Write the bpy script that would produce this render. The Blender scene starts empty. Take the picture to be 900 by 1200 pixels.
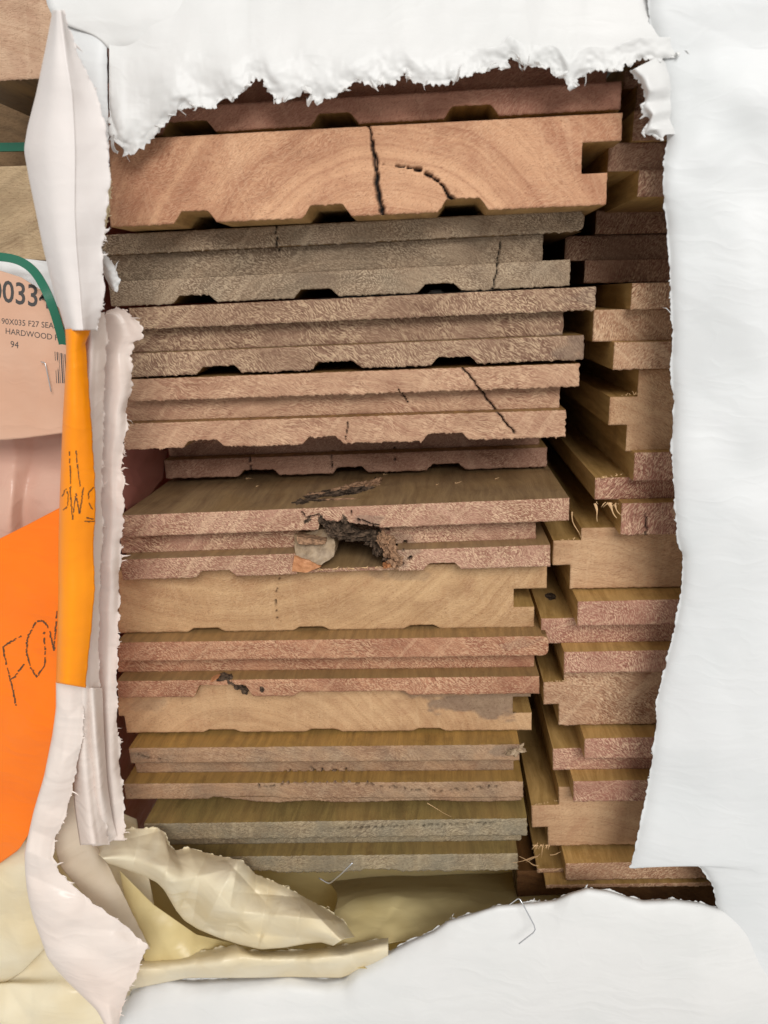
import bpy, math, random
import numpy as np
from mathutils import Vector, Matrix
from mathutils.bvhtree import BVHTree

random.seed(7)
RNG = np.random.default_rng(7)
scene = bpy.context.scene
col = scene.collection

# ------------------------------------------------------------------ camera
# metres; X right, Y into the stack, Z up; the camera is held 22 cm in front of the board ends
F_PX = 873.0                       # focal length for a 900 x 1200 picture
YAW, PITCH, ROLL = math.radians(4.1), math.radians(16.2), math.radians(1.6)
_R = np.array([math.cos(YAW), math.sin(YAW), 0.0])
_F = np.array([-math.sin(YAW) * math.cos(PITCH), math.cos(YAW) * math.cos(PITCH), -math.sin(PITCH)])
_U = np.cross(_R, _F)
CR = _R * math.cos(ROLL) - _U * math.sin(ROLL)
CU = _U * math.cos(ROLL) + _R * math.sin(ROLL)
CF = _F
cam_d = bpy.data.cameras.new('camera')
cam_d.sensor_fit = 'VERTICAL'
cam_d.sensor_height = 36.0
cam_d.lens = F_PX / 1200.0 * 36.0
cam_d.clip_start = 0.01
cam_d.clip_end = 20.0
cam_d.dof.use_dof = True
cam_d.dof.focus_distance = 0.225
cam_d.dof.aperture_fstop = 20.0
cam = bpy.data.objects.new('camera', cam_d)
col.objects.link(cam)
M = Matrix.Identity(4)
for i in range(3):
    M[i][0], M[i][1], M[i][2] = CR[i], CU[i], -CF[i]
cam.matrix_world = M
scene.camera = cam

# ------------------------------------------------------------------ light
world = bpy.data.worlds.new('World')
scene.world = world
world.use_nodes = True
bg = world.node_tree.nodes['Background']
bg.inputs['Color'].default_value = (1.0, .985, .96, 1)
bg.inputs['Strength'].default_value = 0.60


def area_lamp(name, loc, target, sx, sy, power, colour):
    l = bpy.data.lights.new(name, 'AREA')
    l.shape = 'RECTANGLE'
    l.size, l.size_y, l.energy, l.color = sx, sy, power, colour
    o = bpy.data.objects.new(name, l)
    col.objects.link(o)
    o.location = loc
    d = Vector(target) - Vector(loc)
    o.rotation_euler = d.to_track_quat('-Z', 'Y').to_euler()
    return o


area_lamp('front_key_light', (0.5, -1.8, 1.1), (0, .22, -.05), 1.2, .9, 46, (1.0, .99, .97))  # soft key lamp out of view, in front and to the upper right

scene.view_settings.view_transform = 'Standard'
scene.view_settings.look = 'None'
scene.view_settings.exposure = 0.0
scene.view_settings.gamma = 1.0
scene.render.film_transparent = False
scene.cycles.max_bounces = 8


# ------------------------------------------------------------------ helpers
def W(px, py, d):
    """photo direction (900 x 1200) met with the upright plane d millimetres from the camera"""
    px, py, d = np.broadcast_arrays(np.asarray(px, float), np.asarray(py, float), np.asarray(d, float))
    u, v = (px - 450) / F_PX, (py - 600) / F_PX
    r = CF + u[..., None] * CR - v[..., None] * CU
    return r * (d / 1000.0 / r[..., 1])[..., None]


def lin(h):
    h = h.lstrip('#')
    out = []
    for i in (0, 2, 4):
        c = int(h[i:i + 2], 16) / 255.0
        out.append(c / 12.92 if c <= .04045 else ((c + .055) / 1.055) ** 2.4)
    return (*out, 1.0)


def wood(h, k=.95):
    c = lin(h)
    g = .3 * c[0] + .55 * c[1] + .15 * c[2]
    return tuple(g + (x - g) * k for x in c[:3]) + (1.0,)


def _hash(ix, iy, seed):
    h = (ix.astype(np.int64) * 374761393 + iy.astype(np.int64) * 668265263 + seed * 974634777) & 0xffffffff
    h = ((h ^ (h >> 13)) * 1274126177) & 0xffffffff
    return ((h ^ (h >> 16)) & 0xffff) / 65535.0


def vnoise(x, y, seed=0):
    x, y = np.broadcast_arrays(np.asarray(x, float), np.asarray(y, float))
    ix, iy = np.floor(x), np.floor(y)
    fx, fy = x - ix, y - iy
    fx = fx * fx * (3 - 2 * fx)
    fy = fy * fy * (3 - 2 * fy)
    a, b = _hash(ix, iy, seed), _hash(ix + 1, iy, seed)
    c, d = _hash(ix, iy + 1, seed), _hash(ix + 1, iy + 1, seed)
    return (a * (1 - fx) + b * fx) * (1 - fy) + (c * (1 - fx) + d * fx) * fy - .5


def fbm(x, y, seed=0, octv=4):
    s, a, f = 0, 1.0, 1.0
    for k in range(octv):
        s = s + a * vnoise(np.asarray(x) * f, np.asarray(y) * f, seed + k * 17)
        a *= .5
        f *= 2.03
    return s


def link_mesh(name, verts, faces, mats, parent=None, smooth=False, mat_idx=None, attrs=None):
    me = bpy.data.meshes.new(name)
    me.from_pydata([tuple(v) for v in verts], [], faces)
    for m in (mats if isinstance(mats, (list, tuple)) else [mats]):
        me.materials.append(m)
    if mat_idx is not None:
        me.polygons.foreach_set('material_index', np.asarray(mat_idx, np.int32))
    if smooth is True:
        me.polygons.foreach_set('use_smooth', np.ones(len(me.polygons), bool))
    elif smooth is not False:
        me.polygons.foreach_set('use_smooth', np.asarray(smooth, bool))
    for k, vals in (attrs or {}).items():
        a = me.attributes.new(k, 'FLOAT', 'POINT')
        a.data.foreach_set('value', np.asarray(vals, np.float32))
    me.update()
    o = bpy.data.objects.new(name, me)
    col.objects.link(o)
    if parent is not None:
        o.parent = parent
    return o


def tag(o, label=None, cat=None, group=None, kind=None):
    if label: o['label'] = label
    if cat: o['category'] = cat
    if group: o['group'] = group
    if kind: o['kind'] = kind
    return o


def empty(name, loc=(0, 0, 0)):
    o = bpy.data.objects.new(name, None)
    o.empty_display_size = .01
    col.objects.link(o)
    o.location = loc
    return o


# ------------------------------------------------------------------ materials
class NT:
    def __init__(self, name):
        self.m = bpy.data.materials.new(name)
        self.m.use_nodes = True
        self.t = self.m.node_tree
        self.t.nodes.clear()
        self.out = self.n('ShaderNodeOutputMaterial')

    def n(self, typ, **kw):
        nd = self.t.nodes.new(typ)
        for k, v in kw.items():
            setattr(nd, k, v)
        return nd

    def l(self, a, b):
        self.t.links.new(a, b)

    def put(self, sock, v):
        if hasattr(v, 'is_output'):
            self.l(v, sock)
        else:
            sock.default_value = v

    def math(self, op, a, b=0.0, clamp=False):
        nd = self.n('ShaderNodeMath', operation=op, use_clamp=clamp)
        self.put(nd.inputs[0], a)
        self.put(nd.inputs[1], b)
        return nd.outputs[0]

    def vmath(self, op, a, b):
        nd = self.n('ShaderNodeVectorMath', operation=op)
        self.put(nd.inputs[0], a)
        if op == 'SCALE':
            self.put(nd.inputs['Scale'], b)
        else:
            self.put(nd.inputs[1], b)
        return nd.outputs['Value'] if op in ('LENGTH', 'DOT_PRODUCT') else nd.outputs[0]

    def noise(self, vec, scale, detail=2.0, rough=.5, col=False, dist=0.0):
        nd = self.n('ShaderNodeTexNoise')
        self.l(vec, nd.inputs['Vector'])
        nd.inputs['Scale'].default_value = scale
        nd.inputs['Detail'].default_value = detail
        nd.inputs['Roughness'].default_value = rough
        nd.inputs['Distortion'].default_value = dist
        return nd.outputs['Color' if col else 'Fac']

    def mapping(self, vec, rot=(0, 0, 0), scale=(1, 1, 1), loc=(0, 0, 0)):
        nd = self.n('ShaderNodeMapping')
        self.l(vec, nd.inputs['Vector'])
        nd.inputs['Location'].default_value = loc
        nd.inputs['Rotation'].default_value = rot
        nd.inputs['Scale'].default_value = scale
        return nd.outputs[0]

    def ramp(self, fac, lo, hi, smooth=True):
        nd = self.n('ShaderNodeMapRange')
        nd.interpolation_type = 'SMOOTHSTEP' if smooth else 'LINEAR'
        self.l(fac, nd.inputs[0])
        nd.inputs[1].default_value = lo
        nd.inputs[2].default_value = hi
        return nd.outputs[0]

    def mix(self, fac, a, b, blend='MIX'):
        nd = self.n('ShaderNodeMix', data_type='RGBA', blend_type=blend)
        self.put(nd.inputs[0], fac)
        self.put(nd.inputs[6], a)
        self.put(nd.inputs[7], b)
        return nd.outputs[2]

    def attr(self, name):
        return self.n('ShaderNodeAttribute', attribute_name=name).outputs['Fac']

    def bump(self, h, strength, dist):
        nd = self.n('ShaderNodeBump')
        nd.inputs['Strength'].default_value = strength
        nd.inputs['Distance'].default_value = dist
        self.l(h, nd.inputs['Height'])
        return nd.outputs[0]

    def principled(self, colour, rough, normal=None, spec=.5, **kw):
        p = self.n('ShaderNodeBsdfPrincipled')
        self.put(p.inputs['Base Color'], colour)
        self.put(p.inputs['Roughness'], rough)
        p.inputs['Specular IOR Level'].default_value = spec
        if normal is not None:
            self.l(normal, p.inputs['Normal'])
        for k, v in kw.items():
            self.put(p.inputs[k], v)
        return p

    def done(self, shader):
        self.l(shader, self.out.inputs['Surface'])
        return self.m


def end_grain(name, dark, light, vessel, ang=20, flecks=.6, seed=0, ring=(0, -60), ringf=.22, grey=0.0, fleck_len=1.25):
    """sawn end of a hardwood board: rings, wriggling pale pore lines, rough saw marks"""
    t = NT(name)
    tc = t.n('ShaderNodeTexCoord').outputs['Object']
    mm = t.mapping(tc, scale=(1000, 1000, 1000), loc=(seed * 37.1, seed * 11.3, seed * 23.7))
    m0 = t.mapping(tc, scale=(1000, 0, 1000))
    # warped coordinates
    wv = t.vmath('SUBTRACT', t.noise(mm, .38, 2, col=True), (.5, .5, .5))
    w1 = t.vmath('ADD', mm, t.vmath('SCALE', wv, 1.25))
    wv2 = t.vmath('SUBTRACT', t.noise(mm, .06, 2, col=True), (.5, .5, .5))
    w2 = t.vmath('ADD', w1, t.vmath('SCALE', wv2, 9.0))
    rot = t.mapping(w2, rot=(0, math.radians(ang), 0))
    st = t.mapping(rot, scale=(1 / fleck_len, .15, 1 / .27))
    fle = t.noise(st, 1.0, 1.5, .55)
    flk = t.ramp(fle, .49, .56)
    st2 = t.mapping(rot, scale=(1 / (fleck_len * .6), .15, 1 / .24), loc=(9, 4, 3))
    fine = t.ramp(t.noise(st2, 1.0, 1.0), .52, .66)
    # growth rings about a far pith
    rv = t.vmath('ADD', m0, t.vmath('SCALE', wv2, 5.0))
    rr = t.vmath('LENGTH', t.vmath('SUBTRACT', rv, (ring[0], 0, ring[1])), (0, 0, 0))
    cmb = t.n('ShaderNodeCombineXYZ')
    t.l(t.math('MULTIPLY', rr, ringf), cmb.inputs[0])
    cmb.inputs[1].default_value = seed * 3.3
    rings = t.noise(cmb.outputs[0], 1.0, 4, .68)
    cmb2 = t.n('ShaderNodeCombineXYZ')
    t.l(t.math('MULTIPLY', rr, ringf * 3.1), cmb2.inputs[0])
    cmb2.inputs[1].default_value = seed * 5.7
    thin = t.ramp(t.noise(cmb2.outputs[0], 1.0, 2, .6), .56, .70)
    big = t.noise(mm, .03, 3, .55)
    f = t.math('ADD', t.math('MULTIPLY', t.ramp(rings, .3, .7), .62), t.math('MULTIPLY', t.ramp(big, .3, .7), .38))
    base = t.mix(f, dark, light)
    base = t.mix(t.math('MULTIPLY', t.ramp(t.noise(mm, .11, 3, .6), .48, .72), .38), base, t.mix(1.0, dark, (.92, .82, .86, 1), 'MULTIPLY'))
    base = t.mix(t.math('MULTIPLY', thin, .34), base, t.mix(1.0, dark, (.85, .78, .74, 1), 'MULTIPLY'))
    patch = t.ramp(t.noise(mm, .075, 2), .3, .65)
    ray = t.mapping(w1, rot=(0, math.radians(ang + 78), 0))
    ray = t.ramp(t.noise(t.mapping(ray, scale=(.02, .02, .42), loc=(3, 7, 1)), 1.0, 2.0, .6), .56, .68)
    base = t.mix(t.math('MULTIPLY', ray, .32 * min(1, flecks + .2)), base, vessel)
    famt = t.math('MULTIPLY', t.math('ADD', .3, t.math('MULTIPLY', patch, .6)), flecks)
    c = t.mix(t.math('MULTIPLY', flk, famt), base, vessel)
    dk = t.mix(1.0, dark, (.62, .52, .5, 1), 'MULTIPLY')
    c = t.mix(t.math('MULTIPLY', fine, famt), c, dk)
    grime = t.math('MULTIPLY', t.ramp(t.noise(t.mapping(mm, scale=(1, 1, 2.2)), .045, 4, .6), .45, .75), .5)
    c = t.mix(grime, c, t.mix(1.0, c, (.62, .55, .52, 1), 'MULTIPLY'))
    stn = t.attr('stain')
    c = t.mix(t.math('MULTIPLY', stn, .8), c, t.mix(t.noise(mm, .7, 3), lin('#4b4038'), lin('#8d7a6b')))
    if grey:
        gm = t.math('MULTIPLY', t.ramp(t.noise(mm, .09, 3), .35, .7), grey)
        c = t.mix(gm, c, lin('#7d7767'))
    pore = t.ramp(t.noise(t.mapping(rot, scale=(1.5, .3, 2.6), loc=(1, 5, 8)), 1.0, 1.0), .60, .70)
    c = t.mix(t.math('MULTIPLY', pore, .42), c, t.mix(1.0, c, (.5, .42, .38, 1), 'MULTIPLY'))
    mk = t.attr('mark')
    c = t.mix(mk, c, (.009, .008, .008, 1))
    h = t.math('ADD', t.math('MULTIPLY', fle, .8), t.math('MULTIPLY', t.noise(mm, 5.0, 2), .5))
    nb = t.bump(h, .55, .0005)
    return t.done(t.principled(c, .82, nb, .22).outputs[0])


def long_grain(name, dark, light, seed=0, rough=.5):
    """planed faces that run back along the board"""
    t = NT(name)
    tc = t.n('ShaderNodeTexCoord').outputs['Object']
    mm = t.mapping(tc, scale=(1000, 1000, 1000), loc=(seed * 13.1, seed * 51.3, seed * 3.7))
    wv = t.vmath('SUBTRACT', t.noise(t.mapping(mm, scale=(1, .4, 1)), .07, 2, col=True), (.5, .5, .5))
    w = t.vmath('ADD', mm, t.vmath('SCALE', wv, 7.0))
    blot = t.ramp(t.noise(mm, .12, 4, .65), .52, .72)
    s1 = t.noise(t.mapping(w, scale=(.45, .03, .45)), 1.0, 4, .6)
    s2 = t.noise(t.mapping(w, scale=(3.2, .11, 3.2)), 1.0, 2, .6)
    big = t.noise(t.mapping(mm, scale=(.05, .02, .05)), 1.0, 2)
    c = t.mix(t.ramp(s1, .15, .85), dark, light)
    c = t.mix(t.math('MULTIPLY', t.ramp(s2, .5, .75), .26), c, t.mix(1.0, dark, (.65, .6, .55, 1), 'MULTIPLY'))
    c = t.mix(t.math('MULTIPLY', t.ramp(big, .45, .7), .35), c, lin('#a07d4c'))
    c = t.mix(t.math('MULTIPLY', blot, .4), c, t.mix(1.0, c, (.5, .45, .42, 1), 'MULTIPLY'))
    st = t.attr('stain')
    c = t.mix(st, c, lin('#2b2620'))
    nb = t.bump(t.math('ADD', s2, t.math('MULTIPLY', s1, .6)), .35, .0004)
    return t.done(t.principled(c, rough, nb, .4).outputs[0])


def plastic(name, colour, rough=.38, trans=.22, tint=None, seed=0, crease=-6.0):
    t = NT(name)
    tc = t.n('ShaderNodeTexCoord').outputs['Object']
    mm = t.mapping(tc, scale=(1000, 1000, 1000), loc=(seed * 7.7, 0, seed * 3.1))
    n1 = t.noise(mm, .03, 3, .55)
    n2 = t.noise(mm, .9, 2)
    c = t.mix(t.ramp(n1, .35, .7), colour, tint or colour)
    # taut diagonal pulls and fine creases in the film
    wv = t.vmath('SUBTRACT', t.noise(mm, .05, 2, col=True), (.5, .5, .5))
    w = t.vmath('ADD', mm, t.vmath('SCALE', wv, 14.0))
    r1 = t.math('ABSOLUTE', t.math('SUBTRACT', t.noise(t.mapping(w, rot=(0, math.radians(35 + 40 * seed), 0), scale=(.02, .05, .11)), 1.0, 2), .5))
    r2 = t.math('ABSOLUTE', t.math('SUBTRACT', t.noise(t.mapping(w, rot=(0, math.radians(-50 + 25 * seed), 0), scale=(.06, .1, .16), loc=(4, 2, 9)), 1.0, 2), .5))
    cr = t.math('ADD', t.math('MINIMUM', r1, .14), t.math('MULTIPLY', t.math('MINIMUM', r2, .07), .55))
    h = t.math('ADD', t.math('ADD', t.math('MULTIPLY', n1, .7), t.math('MULTIPLY', n2, .06)), t.math('MULTIPLY', cr, crease))
    nb = t.bump(h, .16, .0011)
    p = t.principled(c, t.math('ADD', rough - .08, t.math('MULTIPLY', n1, .16)), nb, .45)
    tr = t.n('ShaderNodeBsdfTranslucent')
    t.put(tr.inputs['Color'], c)
    mx = t.n('ShaderNodeMixShader')
    mx.inputs[0].default_value = trans
    t.l(p.outputs[0], mx.inputs[1])
    t.l(tr.outputs[0], mx.inputs[2])
    return t.done(mx.outputs[0])


def plain(name, colour, rough=.5, spec=.5, metallic=0.0, vary=0.0, scale=.4):
    t = NT(name)
    c = colour
    nb = None
    if vary:
        tc = t.n('ShaderNodeTexCoord').outputs['Object']
        mm = t.mapping(tc, scale=(1000, 1000, 1000))
        nn = t.noise(mm, scale, 4, .6)
        c = t.mix(t.ramp(nn, .3, .7), tuple(x * (1 - vary) for x in colour[:3]) + (1,), colour)
        nb = t.bump(nn, .5, .0006)
    return t.done(t.principled(c, rough, nb, spec, Metallic=metallic).outputs[0])


WHITE = plastic('white_plastic', lin('#e4e3e1'), .48, .16, lin('#dfdfdd'), 1, -4.5)
WHITE_R = plastic('white_plastic_outer', lin('#e1e2e2'), .48, .12, lin('#dcdede'), 2, -3.6)
CREAM = plastic('backlit_cream_plastic', lin('#f3e9cf'), .3, .3, lin('#ecdcb6'), 3)  # warm light coming through the film is put into this cream
OLIVE = plastic('backlit_inner_plastic', lin('#ead9a4'), .32, .3, lin('#deca90'), 4)  # yellower still: backlit glow painted into the film colour
PINKW = plastic('glow_tinted_plastic', lin('#efe3da'), .34, .2, lin('#ecdcd1'), 5)  # wrap white with the pink of orange bounce light mixed in
PINK = plastic('salmon_film', lin('#e8c3ae'), .28, .35, lin('#dcae9a'), 6)
RED_GLOW = plastic('red_glow_film', lin('#b4776a'), .3, .35, lin('#a3685c'), 6)  # red glow of light through the side film, held in its colour
FLAPW = plastic('lifted_white_plastic', lin('#ebe4e0'), .42, .16, lin('#e8dfda'), 9, -3.0)  # lighter, warmer wrap white, making up in colour for a dimly lit flap
BEIGE = plastic('shade_beige_plastic', lin('#e6d8c4'), .3, .3, lin('#dcccb4'), 10)  # wrap white with the yellowish shade of its inside painted in
ORANGE = plastic('fluorescent_orange', (1.0, .33, .0, 1), .38, .15, (.97, .29, .0, 1), 7)
ORANGE2 = plastic('fluorescent_orange_deep', (1.0, .215, .0, 1), .4, .12, (.95, .185, .0, 1), 8)
INK = plain('black_ink', (.055, .05, .047, 1), .6)
MARKER = plain('brown_black_marker', (.09, .04, .012, 1), .6)
STEEL = plain('staple_steel', (.62, .63, .65, 1), .28, .5, 1.0)
STRAPG = plain('green_strap', lin('#14634a'), .22, .6)
BARK = plain('charred_bark', lin('#6b5848'), .9, .15, 0, .85, .7)
ROT = plain('rotten_pink_wood', lin('#b08a6c'), .9, .15, 0, .6, .9)
KNOT = long_grain('grey_knot', lin('#78644e'), lin('#b19a7e'), 3)
ORWOOD = long_grain('orange_split_wood', lin('#a2683f'), lin('#cf9468'), 5)
SPLINT = plain('pale_splinter', lin('#d8b184'), .7, .3, 0, .2, .8)


# ------------------------------------------------------------------ boards
def seg_dist(x, z, poly):
    d = np.full(np.shape(x), 1e9)
    for (a, b) in zip(poly[:-1], poly[1:]):
        ax, az = a
        bx, bz = b
        L = (bx - ax) ** 2 + (bz - az) ** 2 + 1e-12
        t = np.clip(((x - ax) * (bx - ax) + (z - az) * (bz - az)) / L, 0, 1)
        d = np.minimum(d, np.hypot(x - ax - t * (bx - ax), z - az - t * (bz - az)))
    return d


class Board:
    """a moulded floorboard seen on its sawn end. lines: four picture heights (left, right) of
    board top, groove top, groove bottom, board bottom; x ranges of the three layers."""
    n = 0

    def __init__(self, label, group, d, xs, lines, up, core, low, dd=0.0, ch=(), ch_h=2.4, cols=None,
                 length=420, ang=20, flecks=.6, ring=(0, -60), marks=(), stains=(), rag=.35, longc=('#8e6c40', '#c09a62'),
                 grey=0.0, res=.5, skip=(), ring_f=.22, round_r=(), low_back=0.0, cat='floorboard', name='floorboard', fl=1.15):
        Board.n += 1
        s = self.seed = Board.n
        self.d = d
        L = [(W(xs[0], a, d), W(xs[1], b, d)) for a, b in lines]
        pl, pr = L[-1]
        self.tilt = math.atan2(pr[2] - pl[2], pr[0] - pl[0])
        self.org = np.array([pl[0], d / 1000, pl[2]])
        self.ct, self.st = math.cos(self.tilt), math.sin(self.tilt)
        o = self.root = empty(name, self.org)
        o.rotation_euler = (0, -self.tilt, 0)
        tag(o, label, cat, group)
        zz = [np.mean([self.loc(a)[1], self.loc(b)[1]]) for a, b in L]
        self.z = zz
        dark, light, vessel = cols
        self.em = end_grain('end_grain_%02d' % s, wood(dark), wood(light), wood(vessel), ang, flecks, s, ring, ring_f, grey, fl)
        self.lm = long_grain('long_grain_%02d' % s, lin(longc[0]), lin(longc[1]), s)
        self.len, self.rag, self.res = length, rag * .7, res
        self.marks = [([self.px(p) for p in poly], w) for poly, w in marks]
        self.stains = stains
        ymid = lambda a, b: [(lines[a][i] + lines[b][i]) / 2 for i in (0, 1)]
        def xr(rng, a, b, dep):
            y = ymid(a, b)
            return [self.loc(W(rng[i], y[i], dep))[0] for i in (0, 1)]
        full = self.full = dd == 0
        chl = [(self.loc(W(c[0], lines[3][0], d))[0], self.loc(W(c[1], lines[3][1], d))[0], (c[2] if len(c) > 2 else ch_h)) for c in ch]
        self.parts = {}
        if full:
            rngs = [xr(low, 2, 3, d), xr(core, 1, 2, d), xr(up, 0, 1, d)]
            self.body(rngs, [zz[3], zz[2], zz[1], zz[0]], chl)
            return
        if up and 'up' not in skip:
            x0, x1 = xr(up, 0, 1, d)
            self.parts['up'] = self.slab('upper_lip', x0, x1, zz[1], zz[0], 0, (not full, True), round_r='up' in round_r)
        if core and 'core' not in skip:
            x0, x1 = xr(core, 1, 2, d + dd)
            self.parts['core'] = self.slab('tongue' if core[0] < min(up[0], low[0] if low else 9999) - 3 else 'core', x0, x1, zz[2], zz[1], dd, (False, False))
        if low and 'low' not in skip:
            x0, x1 = xr(low, 2, 3, d + low_back)
            self.parts['low'] = self.slab('lower_lip', x0, x1, zz[3], zz[2], low_back, (True, not full), chl, round_r='low' in round_r)

    def loc(self, w):
        dx, dz = w[0] - self.org[0], w[2] - self.org[2]
        return (dx * self.ct + dz * self.st, -dx * self.st + dz * self.ct)

    def px(self, p, extra=0):
        return self.loc(W(p[0], p[1], self.d + extra))

    def body(self, rngs, zs, ch):
        """a full sawn face, notched where tongue and groove step in and out"""
        s = self.seed * 100
        r = self.res / 1000
        bx = sorted({round(v, 6) for q in rngs for v in q})
        X = [bx[0]]
        for a, b in zip(bx[:-1], bx[1:]):
            X += list(np.linspace(a, b, max(2, int((b - a) / r)) + 1)[1:])
        X = np.array(X)
        rows = [(0, 0.0)]
        for k in range(3):
            n = max(3, int((zs[k + 1] - zs[k]) / r))
            rows += [(k, (i + 1) / n) for i in range(n)]
        nx, nz = len(X) - 1, len(rows) - 1
        mm = X * 1000
        rg = self.rag / 1000
        zb = np.full(nx + 1, zs[0])
        for a, b, h in ch:
            sl = min(.0022, (b - a) * .3)
            zb = np.maximum(zb, zs[0] + h / 1000 * np.clip(np.minimum(X - a, b - X) / sl, 0, 1))
        frag = np.minimum(vnoise(mm * 1.3, 0, s) * .9 + vnoise(mm * 4, 3, s) * .9, .35)
        fib = np.clip(vnoise(mm * 1.1, 8, s + 5) - .28, 0, 1) * 5
        zf = zb + rg * (frag - fib * .8)
        CZ = np.zeros((nx + 1, nz + 1))
        GZ = np.zeros((nx + 1, nz + 1))
        for j, (k, f) in enumerate(rows):
            lo_c, lo_f = (zb, zf) if k == 0 else (zs[k], zs[k])
            CZ[:, j] = lo_c * (1 - f) + zs[k + 1] * f
            GZ[:, j] = lo_f * (1 - f) + zs[k + 1] * f
        CX = np.repeat(X[:, None], nz + 1, 1)
        mask = np.zeros((nx, nz), bool)
        xm = (X[:-1] + X[1:]) / 2
        for j in range(nz):
            k = rows[j + 1][0]
            mask[:, j] = (xm > rngs[k][0]) & (xm < rngs[k][1])
        pm = np.zeros((nx + 2, nz + 2), bool)
        pm[1:-1, 1:-1] = mask
        nv = nz + 1
        vid = lambda i, j: i * nv + j
        edges = []
        for i in range(nx):
            for j in range(nz):
                if not mask[i, j]:
                    continue
                if not pm[i + 1, j]: edges.append((vid(i, j), vid(i + 1, j)))
                if not pm[i + 2, j + 1]: edges.append((vid(i + 1, j), vid(i + 1, j + 1)))
                if not pm[i + 1, j + 2]: edges.append((vid(i + 1, j + 1), vid(i, j + 1)))
                if not pm[i, j + 1]: edges.append((vid(i, j + 1), vid(i, j)))
        bset = sorted({v for e in edges for v in e})
        bnd = np.zeros((nx + 1) * nv, bool)
        bnd[bset] = True
        bnd = bnd.reshape(nx + 1, nv)
        GX = CX + bnd * (vnoise(GZ * 1200, 5, s + 9) * .7 + vnoise(GZ * 3500, 2, s + 3) * .5) * rg * .7
        GY = (fbm(GX * 250, GZ * 250, s, 3) * .22 + vnoise(GX * 1400, GZ * 1400, s + 1) * .1) / 1000
        GY = GY + bnd * .00022 * (1 + .8 * vnoise(GX * 900, GZ * 900, s + 2))
        mark, stain = self.paint(GX, GZ, s)
        GY = GY + mark * .0022
        P = np.stack([GX, GY, GZ], -1).reshape(-1, 3)
        ii, jj = np.nonzero(mask)
        a = ii * nv + jj
        faces = np.stack([a, a + nv, a + nv + 1, a + 1], -1).tolist()
        mi = [0] * len(faces)
        n0, nb = len(P), len(bset)
        ix = {v: k for k, v in enumerate(bset)}
        cx, cz = CX.reshape(-1)[bset], CZ.reshape(-1)[bset]
        r1 = np.stack([cx, np.full(nb, .0014), cz], -1)
        r2 = np.stack([cx, np.full(nb, self.len / 1000), cz], -1)
        for p, q in edges:
            k, m = ix[p], ix[q]
            faces.append([q, p, n0 + k, n0 + m])
            faces.append([n0 + m, n0 + k, n0 + nb + k, n0 + nb + m])
            mi += [1, 1]
        verts = np.concatenate([P, r1, r2])
        # drop grid points that the notches left unused
        used = np.zeros(len(verts), bool)
        for f in faces:
            used[f] = True
        new = np.cumsum(used) - 1
        faces = [[int(new[v]) for v in f] for f in faces]
        pad = np.zeros(2 * nb)
        at = {'mark': np.concatenate([mark.ravel(), pad])[used], 'stain': np.concatenate([stain.ravel(), pad])[used]}
        self.parts['body'] = link_mesh('body', verts[used], faces, [self.em, self.lm], self.root, [i == 0 for i in mi], mi, at)

    def paint(self, GX, GZ, s):
        mark = np.zeros_like(GX)
        for poly, w in self.marks:
            ww = w / 1000 * (.75 + 1.1 * np.abs(vnoise(GX * 900, GZ * 900, s + 4)))
            jx = vnoise(GZ * 1100, GX * 300, s + 12) * .0006
            mark = np.maximum(mark, np.clip(1.5 - seg_dist(GX + jx, GZ, poly) / ww, 0, 1))
        stain = np.zeros_like(GX)
        for (cx, cy, rx, ry, amt) in self.stains:
            lx, lz = self.px((cx, cy))
            k = np.hypot((GX - lx) / (rx / 1000), (GZ - lz) / (ry / 1000)) + fbm(GX * 160, GZ * 300, s + 31, 4) * 1.1
            stain = np.maximum(stain, np.clip((1.15 - k) * 3, 0, 1) * amt)
        return mark, stain

    def slab(self, name, x0, x1, z0, z1, dd, cham, ch=(), round_r=False, parent=None, cutfn=None, length=None):
        s = self.seed * 100 + (0 if self.full else len(self.root.children))
        r = self.res / 1000
        nx = max(4, int((x1 - x0) / r))
        nz = max(4, int((z1 - z0) / r))
        X = np.linspace(x0, x1, nx + 1)
        # clean lower outline with the moulded relief channels
        zb = np.full(nx + 1, z0)
        for a, b, h in ch:
            h = h / 1000
            sl = min(.0022, (b - a) * .3)
            k = np.clip(np.minimum(X - a, b - X) / sl, 0, 1)
            zb = np.maximum(zb, z0 + h * k)
        if cutfn is not None:
            zb = np.minimum(np.maximum(zb, cutfn(X)), z1 - .0004)
        mm = X * 1000
        rg = self.rag / 1000
        frag = np.minimum(vnoise(mm * 1.3, 0, s) * .9 + vnoise(mm * 4, 3, s) * .9, .35)
        fib = np.clip(vnoise(mm * 1.1, 8, s + 5) - .28, 0, 1) * 5
        zf = zb + rg * (frag - fib * .8) * (1.0 if cham[0] else 0.0) if cham[0] else zb.copy()
        zf = np.minimum(zf, z1 - .0003)
        zt = np.full(nx + 1, z1)
        ztf = zt + (rg * .35 * vnoise(mm * 1.5, 21, s) if cham[1] else 0)
        V = np.linspace(0, 1, nz + 1)
        GX = np.repeat(X[:, None], nz + 1, 1)
        GZ = zf[:, None] * (1 - V) + ztf[:, None] * V
        # ragged right / left ends
        ex = (vnoise(GZ * 1000 * 1.2, 5, s + 9) * .7 + vnoise(GZ * 1000 * 3.5, 2, s + 3) * .5) * rg * 1.2
        GX[-1] += ex[-1]
        GX[0] += ex[0] * .6
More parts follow.
